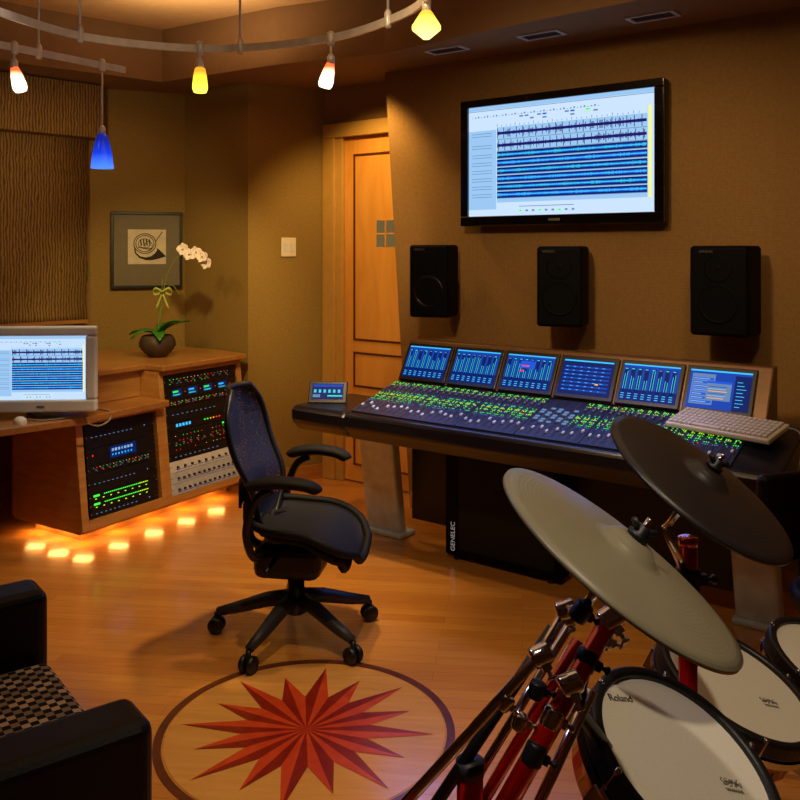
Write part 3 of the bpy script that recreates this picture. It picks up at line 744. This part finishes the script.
for c in ((.17, -.03, .69), (.215, -.05, .655), (.255, -.04, .67), (.30, -.05, .64), (.32, -.03, .60)): flower(c, .04)

# ------------------------------------------------------------------ picture, switch, shade
pa = math.atan2(.24, .594); pcx, pcy = -1.803, 6.190
t = thing('framed_picture', 'small framed drawing of a coiled brass horn above the orchid', 'picture', (pcx+.012, pcy-.03, 1.60), (0, 0, pa))
w, h = .245, .27
b = MB()
for q in ((-w, w, -h, -h+.02), (-w, w, h-.02, h), (-w, -w+.02, -h+.02, h-.02), (w-.02, w, -h+.02, h-.02)): b.box(q[0], q[1], -.012, .02, q[2], q[3])
b.build('frame', M['frame'], t, .003)
b = MB(); b.box(-w+.02, w-.02, 0, .015, -h+.02, h-.02); b.build('mount', M['matb'], t)
b = MB(); b.box(-.13, .13, -.004, 0, -.10, .145); b.build('print', M['paper'], t)
b = MB()
def ring(cx, cz, rx, rz, rr, a0=0, a1=2*PI):
    b.tube([(cx+rx*math.cos(a0+(a1-a0)*k/28), -.005, cz+rz*math.sin(a0+(a1-a0)*k/28)) for k in range(29)], rr, 6)
ring(-.015, .045, .075, .07, .0035); ring(-.015, .045, .062, .057, .003); ring(-.02, .045, .04, .034, .0025); ring(.01, .03, .025, .03, .0025)
b.tube([(-.085, -.005, .02), (-.08, -.005, -.02), (-.05, -.005, -.05), (-.01, -.005, -.062), (.03, -.005, -.058), (.06, -.005, -.045), (.085, -.005, -.03), (.1, -.005, -.015)], [.004, .005, .007, .010, .015, .022, .032, .045], 10)
b.tube([(.058, -.005, .06), (.085, -.005, .1), (.105, -.005, .13)], .003, 6)
for k in range(4): b.tube([(-.045+k*.02, -.005, .075), (-.04+k*.02, -.005, .03)], .005, 6)
b.tube([(-.06, -.005, .02), (.03, -.005, .01)], .003, 6)
for v in b.bm.verts: v.co.y = -.005+(v.co.y+.005)*.1
b.build('drawing', M['ink'], t)
ca = math.atan2(C4[1]-C3[1], C4[0]-C3[0]); sp = Vector(C3)+(Vector(C4)-Vector(C3))*.51
t = thing('light_switch', 'cream wall switch plate beside the wooden door', 'light switch', (sp.x+.003, sp.y-.006, 1.62), (0, 0, ca))
b = MB(); b.box(-.055, .055, -.004, .004, -.065, .065); b.build('plate', M['cream'], t, .003)
for sx in (-.022, .022):
    b = MB(); b.box(sx-.012, sx+.012, -.009, -.004, -.03, .03); b.build('rocker', M['beige'], t, .002)
t = thing('window_shade', 'brown grasscloth window shade with deep valance on the left wall', 'window shade', (C1[0], C1[1], 0), (0, 0, R(45)))
b = MB(); b.box(-2.6, .01, -.17, -.005, 2.36, 2.722); b.build('valance', M['blind'], t, .006)
b = MB(); b.grid(lambda u, v: (-2.55+2.50*u, -.05+.006*math.sin(v*PI*5), 1.12+1.25*v), 8, 30); b.build('shade', M['blind'], t, solid=.01)
b = MB(); b.box(-2.55, -.05, -.065, -.035, 1.10, 1.125); b.build('bottom_bar', M['mapletop'], t)

# ------------------------------------------------------------------ ceiling fittings
for (x, y), lb in (((.262, 4.90), 'recessed ceiling slot nearest the wooden door'), ((.742, 4.56), 'recessed ceiling slot above the television, middle of three'), ((1.22, 4.20), 'recessed ceiling slot farthest from the wooden door')):
    t = thing('recessed_slot', lb, 'ceiling slot', (x, y, H), (0, 0, WROT), 'recessed slots over the screen wall')
    b = MB()
    for q in ((-.12, .12, -.06, -.045), (-.12, .12, .045, .06), (-.12, -.1, -.045, .045), (.1, .12, -.045, .045)): b.box(q[0], q[1], q[2], q[3], -.008, -.001)
    b.build('frame', M['beige'], t)
    b = MB(); b.box(-.1, .1, -.045, .045, -.004, -.001); b.build('dark_plate', M['blk'], t)  # flush black plate stands in for the shade inside the slot
    for k in range(3):
        b = MB(); b.box(-.098, .098, -.03+k*.028, -.026+k*.028, -.008, -.004); b.build('slat', M['grey'], t)
t = thing('ceiling_vent', 'slatted air vent in the raised ceiling above the left rail', 'vent', (-1.95, 4.3, HT), (0, 0, R(45)))
b = MB(); b.box(-.3, .3, -.12, .12, -.012, -.002); b.build('plate', M['ceilhi'], t)
for k in range(7):
    b = MB(); b.box(-.27, .27, -.1+k*.03, -.085+k*.03, -.02, -.012); b.build('slat', M['dgrey'], t)
ZR = 2.55
railA = smooth_path([(-1.95, 2.6, ZR), (-1.72, 3.1, ZR), (-1.6, 3.47, ZR), (-1.42, 3.86, ZR), (-1.08, 4.07, ZR), (-.752, 4.09, ZR), (-.31, 3.9, ZR), (-.02, 3.56, ZR), (.1, 3.25, ZR), (.12, 2.7, ZR)], 8)
railB = smooth_path([(-2.5, 3.1, ZR), (-1.85, 4.03, ZR), (-1.45, 4.59, ZR)], 6)
def light_rail(pts, posts, label):
    t = thing('light_rail', label, 'light rail', tuple(pts[len(pts)//2]), group='silver lighting rails')
    o0 = pts[len(pts)//2]
    b = MB(); q = [p-o0 for p in pts]; vs = []; fs = []
    for i, p in enumerate(q):
        d = (q[min(i+1, len(q)-1)]-q[max(i-1, 0)]).normalized(); nn = Vector((-d.y, d.x, 0))*.006
        for (s, zz) in ((-1, -.017), (1, -.017), (1, .017), (-1, .017)): vs.append(p+nn*s+Vector((0, 0, zz)))
    for i in range(len(q)-1):
        for k in range(4): fs.append((i*4+k, i*4+(k+1) % 4, i*4+4+(k+1) % 4, i*4+4+k))
    fs.append((0, 1, 2, 3)); fs.append(tuple(range(len(vs)-4, len(vs))))
    b.add(vs, fs); b.build('bar', M['rail'], t)
    for (x, y) in posts:
        b = MB(); b.tube([(x-o0.x, y-o0.y, .0), (x-o0.x, y-o0.y, HT-ZR)], .0055, 8)
        b.lathe([(.012, -.03), (.015, -.02), (.015, .03), (.008, .045)], 12, Matrix.Translation((x-o0.x, y-o0.y, 0)))
        b.lathe([(.03, HT-ZR-.012), (.03, HT-ZR)], 14, Matrix.Translation((x-o0.x, y-o0.y, 0)))
        b.build('hanger', M['rail'], t)
light_rail(railA, [(-1.42, 3.86), (-.752, 4.09), (-.05, 3.60), (-1.72, 3.1)], 'curved silver lighting rail sweeping below the raised ceiling')
light_rail(railB, [(-1.74, 4.19), (-2.2, 3.52)], 'short straight silver lighting rail in front of the window shade')
def lamp(x, y, ztop, zbot, r0, r1, m, label, shape='drop', tilt=0):
    t = thing('track_lamp', label, 'lamp', (x, y, ZR), group='coloured glass lamps on the rails')
    b = MB(); b.lathe([(.014, -.032), (.018, -.024), (.018, .022), (.008, .032)], 12); b.build('clip', M['rail'], t)
    b = MB(); b.tube([(0, 0, -.02), (0, 0, ztop-ZR+.02)], .005, 8); b.lathe([(.008, ztop-ZR+.04), (.018, ztop-ZR+.025), (.018, ztop-ZR-.008)], 14); b.build('stem', M['rail'], t)
    L = zbot-ztop
    if shape == 'cone': pr = [(.014, 0), (r0*.8, -.01), (r1, L*.55), (r1, L*.68), (r0*.45, L), (0, L)]
    elif shape == 'bell': pr = [(.012, 0), (r0, L*.05), (r0*1.35, L*.18), (r1*.78, L*.45), (r1*.92, L*.7), (r1, L*.94), (r1*1.02, L), (r1*.94, L), (r1*.86, L*.8), (0, L*.6)]
    else: pr = [(.012, 0), (r0, L*.06), (r0+(r1-r0)*.6, L*.35), (r1, L*.75), (r1*.98, L*.88), (r1*.8, L), (r1*.5, L*.95), (0, L*.92)]
    T = Matrix.Translation((0, 0, ztop-ZR)) @ Matrix.Rotation(R(tilt), 4, 'Y')
    b = MB(); b.lathe(pr, 22, T); b.build('glass_shade', m, t)
lamp(-1.81, 4.08, 2.46, 2.34, .018, .033, M['lampw'], 'small white glass lamp hanging from the short straight rail', tilt=-16)
lamp(-1.53, 4.47, 2.20, 2.02, .024, .056, M['lampb'], 'cobalt blue glass lamp hanging low at the short rail end', 'bell')
lamp(-.94, 4.09, 2.46, 2.34, .024, .036, M['lampy'], 'bright yellow glass lamp on the curved rail')
lamp(-.31, 3.9, 2.44, 2.325, .018, .033, M['lampw'], 'small white glass lamp on the curved rail, beside the yellow one', tilt=14)
lamp(.10, 3.3, 2.51, 2.40, .03, .055, M['lampc'], 'pale yellow cone-shaped glass lamp at the right end of the curved rail', 'cone')

# ------------------------------------------------------------------ office chair
ch = thing('office_chair', 'black mesh office chair on wheels in front of the mixing console', 'office chair', (-.43, 3.60, 0), (0, 0, R(-9)))
b = MB(); b.lathe([(.035, .10), (.05, .11), (.05, .19), (.034, .20), (.034, .27), (.024, .275), (.024, .34)], 20); b.build('gas_column', M['blk'], ch)
for k in range(5):
    a = R(173+9+72*k); c, s = math.cos(a), math.sin(a)
    b = MB(); b.tube([(.03*c, .03*s, .165), (.12*c, .12*s, .15), (.25*c, .25*s, .11), (.335*c, .335*s, .088)], [.032, .030, .024, .018], 10); lg = b.build('leg', M['dgrey'], ch)
    b = MB()
    for sd in (-1, 1):
        cc = Vector((.34*c-s*.018*sd, .34*s+c*.018*sd, .033)); ax = Vector((-s, c, 0))
        b.lathe([(0, -.011), (.028, -.011), (.033, -.005), (.033, .005), (.028, .011), (0, .011)], 18, zframe(cc, ax, (0, 0, 1)))
    b.tube([(.34*c, .34*s, .03), (.34*c, .34*s, .085)], .011, 8); b.build('caster', M['blk'], lg)
b = MB(); b.box(-.16, .12, -.10, .10, .26, .40); b.build('tilt_mechanism', M['blk'], ch, .04, 3)
b = MB(); b.tube([(-.06, -.08, .35), (-.06, -.22, .34)], .01, 8); b.build('tilt_knob', M['blk'], ch)
def seatf(u, v):
    x = -.17+.45*v; hw = (.22+.03*v)*(1-abs(2*v-1)**5)**.4 if 0 < v < 1 else .12
    y = (u-.5)*2*hw
    return (x, y, .445+.05*abs(2*(u-.5))**2.5-(.10*max(0, (v-.5)/.5)**2)+.03*(1-v)**3)
b = MB(); b.grid(seatf, 14, 16); b.build('seat', M['seat'], ch, solid=.010)
def outline(fn): return [fn(i/14, .0) for i in range(15)]+[fn(1, j/16) for j in range(1, 17)]+[fn(1-i/14, 1) for i in range(1, 15)]+[fn(0, 1-j/16) for j in range(1, 16)]
b = MB(); b.tube(outline(seatf), .018, 8, True); b.build('seat_frame', M['blkm'], ch)
b = MB(); b.tube([(p[0]*.75, p[1]*.7, p[2]-.045) for p in outline(seatf)], .018, 8, True); b.build('seat_support', M['blkm'], ch)
def backf(u, v):
    zz = .46+.565*v; hw = (.16+.075*math.sin(min(1, v*1.25)*PI/2))*((1-abs(2*v-1)**4)**.45 if 0 < v < 1 else .0)
    if v <= 0: hw = .08
    if v >= 1: hw = .11
    y = (u-.5)*2*hw
    return (-.17-.12*v+.04*math.exp(-((v-.3)/.2)**2)+.05*abs(2*(u-.5))**2, y, zz)
b = MB(); b.grid(backf, 14, 18); b.build('backrest', M['mesh'], ch)
b = MB(); b.tube(outline(backf), .013, 8, True); b.build('back_frame', M['blk'], ch)
b = MB(); b.grid(lambda u, v: (-.215+.03*abs(2*u-1)**2, (u-.5)*.32, .57+.10*v), 10, 2); b.build('lumbar_pad', M['blkm'], ch, solid=.012)
b = MB(); b.tube(smooth_path([(-.10, 0, .36), (-.19, 0, .39), (-.21, 0, .50), (-.20, 0, .60)], 5), .02, 8)
b.build('back_support', M['blk'], ch)
for sd in (-1, 1):
    pth = smooth_path([(-.08, .12*sd, .38), (-.10, .25*sd, .41), (-.12, .275*sd, .52), (-.08, .275*sd, .64), (-.02, .275*sd, .68)], 6)
    b = MB(); b.tube(pth, .016, 8); ar = b.build('armrest', M['blk'], ch)
    b = MB(); b.M = Matrix.Translation((.05, .28*sd, .70)) @ Matrix.Diagonal((1, 1, .6, 1))
    pp = smooth_path([(-.16, 0, -.03), (-.11, 0, .005), (-.02, 0, .02), (.07, -.01*sd, .0), (.11, -.02*sd, -.04)], 5)
    b.tube(pp, [.022+.018*math.sin(PI*i/(len(pp)-1))**.6 for i in range(len(pp))], 14); b.build('arm_pad', M['blkm'], ar)

# ------------------------------------------------------------------ armchair
t = thing('leather_armchair', 'boxy black leather armchair at the left edge of the room', 'armchair', (-1.115, 1.965, 0), (0, 0, R(37.7)))
for sd in (-1, 1):
    b = MB(); ya, yb = (.31, .46) if sd > 0 else (-.46, -.31); b.box(-.40, .40, ya, yb, .07, .605 if sd < 0 else .64); b.build('arm', M['leather'], t, .03, 4)
b = MB(); b.box(-.42, -.24, -.305, .305, .07, .78); b.build('back', M['leather'], t, .03, 4)
b = MB(); b.box(-.24, .385, -.305, .305, .07, .31); b.build('base', M['leather'], t, .02, 3)
b = MB()
b.box(-.235, .395, -.30, .30, .315, .455); b.build('seat_cushion', M['check'], t, .03, 4)['label'] = 'black and cream woven check seat cushion'
for (x, y) in ((-.36, -.4), (.34, -.4), (-.36, .4), (.34, .4)):
    b = MB(); b.lathe([(.02, 0), (.028, .07)], 12, Matrix.Translation((x, y, 0))); b.build('foot', M['mapletop'], t)
t = thing('padded_stool', 'dark padded stool with backrest behind the drums at the right edge', 'stool', (1.36, 2.62, 0), (0, 0, R(20)))
b = MB(); b.lathe([(0, .50), (.15, .50), (.17, .52), (.17, .56), (.15, .58), (0, .585)], 28); b.build('seat', M['leather'], t)
b = MB(); b.box(-.2, .2, .14, .19, .62, .90); b.build('backrest', M['leather'], t, .03, 4)
b = MB(); b.tube([(0, .1, .51), (0, .2, .53), (0, .2, .7)], .012, 8); b.build('back_post', M['blk'], t)
b = MB(); b.tube([(0, 0, .15), (0, 0, .5)], .018, 10); b.build('column', M['chrome'], t)
for k in range(3):
    a = R(30+120*k); b = MB(); b.tube([(0, 0, .3), (.22*math.cos(a), .22*math.sin(a), .012)], .011, 8); b.build('leg', M['chrome'], t)

# ------------------------------------------------------------------ electronic drum kit
def cymbal(c, n, r, m, label):
    Mx = zframe(c, n)
    t = thing('cymbal_pad', label, 'cymbal', mtx=Mx, group='electronic cymbals')
    pr = [(0, .030), (.012, .030), (.026, .026), (.036, .016), (.042, .0125)]
    for k in range(9): rr = .048+(r-.048)*k/8; pr.append((rr, .012-.016*(k/8)**1.6))
    pr += [(r, -.009), (r*.97, -.010), (r*.5, -.001), (.04, .003), (0, .006)]
    b = MB(); b.lathe(pr, 64); b.build('disc', m, t)
    b = MB(); b.tube([(0, 0, .025), (0, 0, .058)], .004, 8); b.build('threaded_rod', M['chrome'], t)
    b = MB(); b.lathe([(.014, .031), (.014, .036), (.008, .038), (.008, .047), (0, .048)], 14); b.tube([(-.017, 0, .048), (-.008, 0, .042), (.008, 0, .042), (.017, 0, .048)], [.004, .005, .005, .004], 8); b.build('wing_nut', M['blk'], t)
    return Mx
n1 = (.561, -.111, .82); n2 = (.497, -.278, .822)
c1 = at(622, 557, 1.05); c2 = at(702, 482, 1.40)
m1 = cymbal(c1, n1, .168, M['cym1'], 'large taupe grey electronic cymbal nearest the camera')
m2 = cymbal(c2, n2, .166, M['cym2'], 'dark brown-black electronic cymbal behind the grey one')
def drum(c, n, r, dep, label, logo=None, sign=None):
    Mx = zframe(c, n, (1, .15, 0))
    t = thing('drum_pad', label, 'drum', mtx=Mx, group='electronic drum pads')
    b = MB(); b.lathe([(0, -dep), (r*.55, -dep), (r*.94, -dep+.02), (r*.96, -.03), (r*.96, -.012), (0, -.012)], 48); b.build('shell', M['shell'], t)
    b = MB(); annulus(b, r*.93, r*1.05, -.02, .014, 64); b.build('hoop', M['blk'], t, .006, 3)
    b = MB(); annulus(b, r*.99, r*1.06, -.034, -.021, 64); b.build('chrome_band', M['chrome'], t)
    b = MB(); b.lathe([(0, .004), (r*.93, .004), (r*.93, -.006), (0, -.006)], 64, smooth=False); b.build('mesh_head', M['head'], t)
    for k in range(6):
        a = 2*PI*k/6+.3; T = Matrix.Rotation(a, 4, 'Z')
        b = MB(); b.box(r*.97, r*1.08, -.011, .011, -.075, -.028, T); b.tube([T @ Vector((r*1.02, 0, -.05)), T @ Vector((r*1.02, 0, .018))], .005, 8); b.build('lug', M['chrome'], t, .003)
    if logo:
        a = R(132); text('lettering', logo, .017, Matrix.Translation((r*.76*math.cos(a), r*.76*math.sin(a), .0047)) @ Matrix.Rotation(R(8), 4, 'Z'), M['ink'], t)
    if sign:
        b = MB(); ox, oy = sign
        pts = [(ox+.036*(k/59)+.003*math.sin(k*1.7), oy+.004*math.sin(k/59*55)+.003*math.cos(k/59*23), .005) for k in range(60)]
        b.tube(pts, .00045, 5); b.tube([(ox+.002+.032*k/40, oy-.012+.003*math.sin(k*1.4), .005) for k in range(41)], .0004, 5)
        b.build('signature', M['ink2'], t)
    return Mx
cd1 = at(684, 764, 1.28); cd2 = at(736, 686, 1.66); cd3 = at(842, 672, 1.84)
dm1 = drum(cd1, (.42, -.33, .84), .150, .10, 'white-headed electronic drum pad nearest the camera with printed logo', 'Roland', (.055, -.02))
dm2 = drum(cd2, (.34, -.22, .90), .148, .10, 'white-headed electronic drum pad between the near pad and the stool', None, (.035, -.03))
dm3 = drum(cd3, (.30, -.22, .92), .150, .10, 'white-headed electronic drum pad cut by the right edge of the view')
t = thing('drum_rack', 'red and chrome tubular drum rack holding the pads and cymbals', 'drum rack', (.4, 1.3, 0))
o0 = Vector((.4, 1.3, 0))
def rod(nm, pts, r, m, n=12):
    b = MB(); b.tube([Vector(p)-o0 for p in pts], r, n); return b.build(nm, m, t)
def clamp(p, s=.03, ax=(0, 0, 1), m='blk'):
    b = MB(); T = zframe(Vector(p)-o0, ax)
    b.lathe([(s*.8, -s), (s, -s*.8), (s, s*.8), (s*.8, s)], 16, T); b.box(s*.5, s*1.5, -s*.3, s*.3, -s*.45, s*.45, T)
    b.lathe([(s*.2, 0), (s*.2, s*.4), (s*.42, s*.5), (s*.38, s*.8)], 10, T @ Matrix.Translation((s*1.45, 0, 0)) @ Matrix.Rotation(R(90), 4, 'Y')); return b.build('clamp', M[m], t, .002)
pA = at(470, 768, 1.12)
rod('post', [(pA.x, pA.y, 0), tuple(pA)], .017, M['red'], 16)
rod('post_cap', [tuple(pA-Vector((0, 0, .008))), tuple(pA+Vector((0, 0, .01)))], .0185, M['dgrey'], 16)
pB = at(688, 545, 1.52)
rod('post', [(pB.x, pB.y, 0), tuple(pB)], .016, M['red'], 16)
rod('post_cap', [tuple(pB), tuple(pB+Vector((0, 0, .014)))], .017, M['red'], 16)
pC = Vector((1.02, 2.05, 0)); rod('post', [(pC.x, pC.y, 0), (pC.x, pC.y, .9)], .018, M['red'], 16)
rod('crossbar', [(pA.x, pA.y, .62), (pB.x, pB.y, .66)], .018, M['red'], 16)
rod('crossbar', [(pB.x, pB.y, .66), (pC.x, pC.y, .66)], .018, M['red'], 16)
clamp((pA.x, pA.y, .62)); clamp((pB.x, pB.y, .66)); clamp((pC.x, pC.y, .66))
j1 = c1-Vector(n1)*.085
rod('cymbal_rod', [tuple(c1), tuple(j1)], .006, M['chrome'])
j2 = at(566, 610, 1.14)
rod('boom_arm', [tuple(j1), tuple(j2)], .007, M['chrome']); clamp(j1, .012, n1, 'blk'); clamp(j2, .013, (1, 0, .3), 'chrome')
e1 = at(398, 812, 1.05)
rod('boom_arm', [tuple(j2), tuple(at(540, 655, 1.12)), tuple(e1)], .007, M['chrome'])
rod('boom_arm', [tuple(at(553, 628, 1.16)), tuple(at(424, 822, 1.1))], .008, M['blk'])
rod('boom_arm', [tuple(at(572, 622, 1.18)), tuple(at(450, 822, 1.13))], .006, M['chrome'])
clamp(at(541, 655, 1.12), .014, (1, .2, .4), 'chrome'); clamp(at(505, 702, 1.10), .010, (1, 0, 1.2), 'chrome'); clamp(at(537, 690, 1.12), .011, (.3, 0, 1)); clamp(at(520, 722, 1.11), .010, (.3, 0, 1), 'chrome')
rod('post', [tuple(e1), (e1.x, e1.y, 0)], .016, M['red'])
a_ = at(610, 618, 1.17); bb = at(500, 815, 1.08)
rod('slanted_tube', [tuple(a_), tuple(bb)], .014, M['red']); rod('slanted_tube_end', [tuple(bb), (bb.x-.02, bb.y, .62)], .014, M['red'])
clamp(a_, .016, (1, .3, .5), 'chrome'); clamp(at(586, 660, 1.15), .015, (.5, .2, 1)); clamp(at(570, 684, 1.13), .015, (1, .2, .3), 'chrome'); clamp(at(552, 718, 1.12), .014, (.5, .2, 1), 'chrome'); clamp(at(534, 754, 1.10), .014, (.5, .2, 1)); clamp(at(604, 640, 1.16), .011, (.5, .8, 1), 'chrome')
rod('slanted_tube', [tuple(at(578, 640, 1.19)), tuple(at(484, 800, 1.13))], .008, M['red'])
rod('pad_arm', [tuple(at(586, 660, 1.15)), tuple(at(575, 705, 1.2)), tuple(dm1 @ Vector((0, 0, -.10)))], .010, M['blk'])
rod('boom_arm', [tuple(at(592, 690, 1.18)), tuple(at(540, 800, 1.15)), (at(540, 800, 1.15).x, 1.15, .63)], .008, M['chrome'])
rod('pad_arm', [(pB.x, pB.y, .74), tuple(dm2 @ Vector((0, 0, -.10)))], .011, M['blk']); clamp((pB.x, pB.y, .74), .026)
rod('pad_arm', [(pC.x, pC.y, .74), tuple(dm3 @ Vector((0, 0, -.10)))], .011, M['blk']); clamp((pC.x, pC.y, .74), .026)
j3 = c2-Vector(n2)*.10
rod('cymbal_rod', [tuple(c2), tuple(j3)], .006, M['chrome']); rod('boom_arm', [tuple(j3), (pB.x, pB.y, pB.z-.06)], .008, M['chrome']); clamp((pB.x, pB.y, pB.z-.06), .022)
for p in (pA, pB, pC):
    rod('foot', [(p.x-.02, p.y-.2, .016), (p.x+.02, p.y+.2, .016)], .015, M['blk'])

# ------------------------------------------------------------------ lights
WARM = (1, .68, .34)
def spot(nm, loc, tgt, w, ang, col=WARM, blend=.7, rad=.04):
    l = bpy.data.lights.new(nm, 'SPOT'); l.energy = w; l.spot_size = R(ang); l.spot_blend = blend; l.color = col; l.shadow_soft_size = rad
    o = bpy.data.objects.new(nm, l); COL.objects.link(o); o.location = loc
    o.rotation_euler = (Vector(tgt)-Vector(loc)).to_track_quat('-Z', 'Y').to_euler(); return o
def area(nm, loc, tgt, w, sx, sy, col=(1, .66, .34), along=None):
    l = bpy.data.lights.new(nm, 'AREA'); l.energy = w; l.shape = 'RECTANGLE'; l.size = sx; l.size_y = sy; l.color = col
    o = bpy.data.objects.new(nm, l); COL.objects.link(o); o.location = loc
    if along is None: o.rotation_euler = (Vector(tgt)-Vector(loc)).to_track_quat('-Z', 'Y').to_euler()
    else:
        z = -(Vector(tgt)-Vector(loc)).normalized(); x = Vector(along); x = (x-z*x.dot(z)).normalized(); y = z.cross(x)
        o.rotation_euler = Matrix((x, y, z)).transposed().to_euler()
    return o
area('tray_ambient_fill', (.3, 2.6, 3.03), (.3, 2.7, 0), 8, 3, 2)  # added ambient fill below the raised ceiling, not a real fitting
area('tray_fill_up', (-1.2, 4.9, 2.76), (-1.2, 5.1, 4), 5, .8, .5)  # added upward fill, brightens the beige tray ceiling
spot('lamp_beam_white_a', (-1.81, 4.08, 2.32), (-2.3, 5.6, 1.6), 30, 90)
spot('lamp_beam_blue', (-1.53, 4.47, 2.0), (-1.5, 4.9, 0), 13, 110)
spot('lamp_beam_yellow', (-.935, 4.10, 2.31), (-1.55, 6.0, 1.0), 78, 56, (1, .74, .30))
spot('lamp_beam_white_b', (-.31, 3.9, 2.31), (-.42, 6.1, 1.4), 56, 46)
spot('lamp_beam_floor', (-.31, 3.85, 2.31), (-.85, 4.4, 0), 115, 70)
spot('lamp_beam_cream', (.075, 3.3, 2.36), (.2, 3.6, 0), 45, 90)
spot('screen_wall_wash', (-.5, 1.9, 3.0), (1.0, 4.6, 1.35), 185, 58, WARM, 1, .15)  # added spot with no lamp behind it, evens out the screen wall
spot('screen_wall_fill_b', (.9, 1.9, 3.0), (1.75, 4.1, 1.5), 45, 60, WARM, 1, .15)  # second added spot, lifts the right end of the screen wall
spot('medallion_beam', (-.3, 2.4, 3.0), (-.3, 3.0, 0), 75, 36)
spot('monitor_fill_spot', (-1.6, 3.2, 3.0), (-1.87, 4.5, 1.0), 24, 22, (1, .85, .65))  # added spot to lift the dim tube monitor
spot('rail_fill_spot', (-1.4, 2.6, 1.9), (-1.6, 4.1, 2.55), 6, 60, (1, .85, .7))  # added spot in mid-air, brightens the unlit short rail
spot('drum_beam', (.9, .6, 3.0), (.62, 1.4, .9), 58, 60, (1, .82, .58))
spot('rack_fill_spot', (-.3, .5, 3.0), (.2, 1.15, 1.0), 55, 34, (1, .85, .7))  # added spot so the shadowed red tubes show brighter
spot('rack_blue_kick', (-.5, 1.6, 1.7), (.2, 1.15, 1.0), 5, 50, (.3, .4, 1))
area('console_blue_fill', (.55, 4.02, 1.16), (.30, 3.69, .26), 4, 1.6, .05, (.2, .32, 1), (.797, -.604, 0))  # added area light boosting the blue spill of the screens
spot('door_fill_spot', (-.35, 5.3, 2.65), (-.1, 5.95, 1.2), 38, 110, (1, .62, .2))  # added spot that turns the door amber, no such lamp hangs there
for (x, y) in BUL:
    q = L2W(x, y); area('cabinet_bulb_light', (q[0], q[1], .078), (q[0], q[1], 0), .42, .10, .07, (1, .5, .12))
w = bpy.data.worlds.new('dim_world'); SC.world = w; w.use_nodes = True
w.node_tree.nodes['Background'].inputs[0].default_value = (.02, .014, .01, 1); w.node_tree.nodes['Background'].inputs[1].default_value = 1

# ------------------------------------------------------------------ camera
cam = bpy.data.cameras.new('camera'); co = bpy.data.objects.new('camera', cam); COL.objects.link(co)
co.location = (0, 0, EYE); co.rotation_euler = (R(90), 0, 0)
cam.sensor_width = 36; cam.lens = 36*F/800; cam.shift_y = -150/800; cam.clip_start = .05
SC.camera = co
SC.view_settings.view_transform = 'Standard'
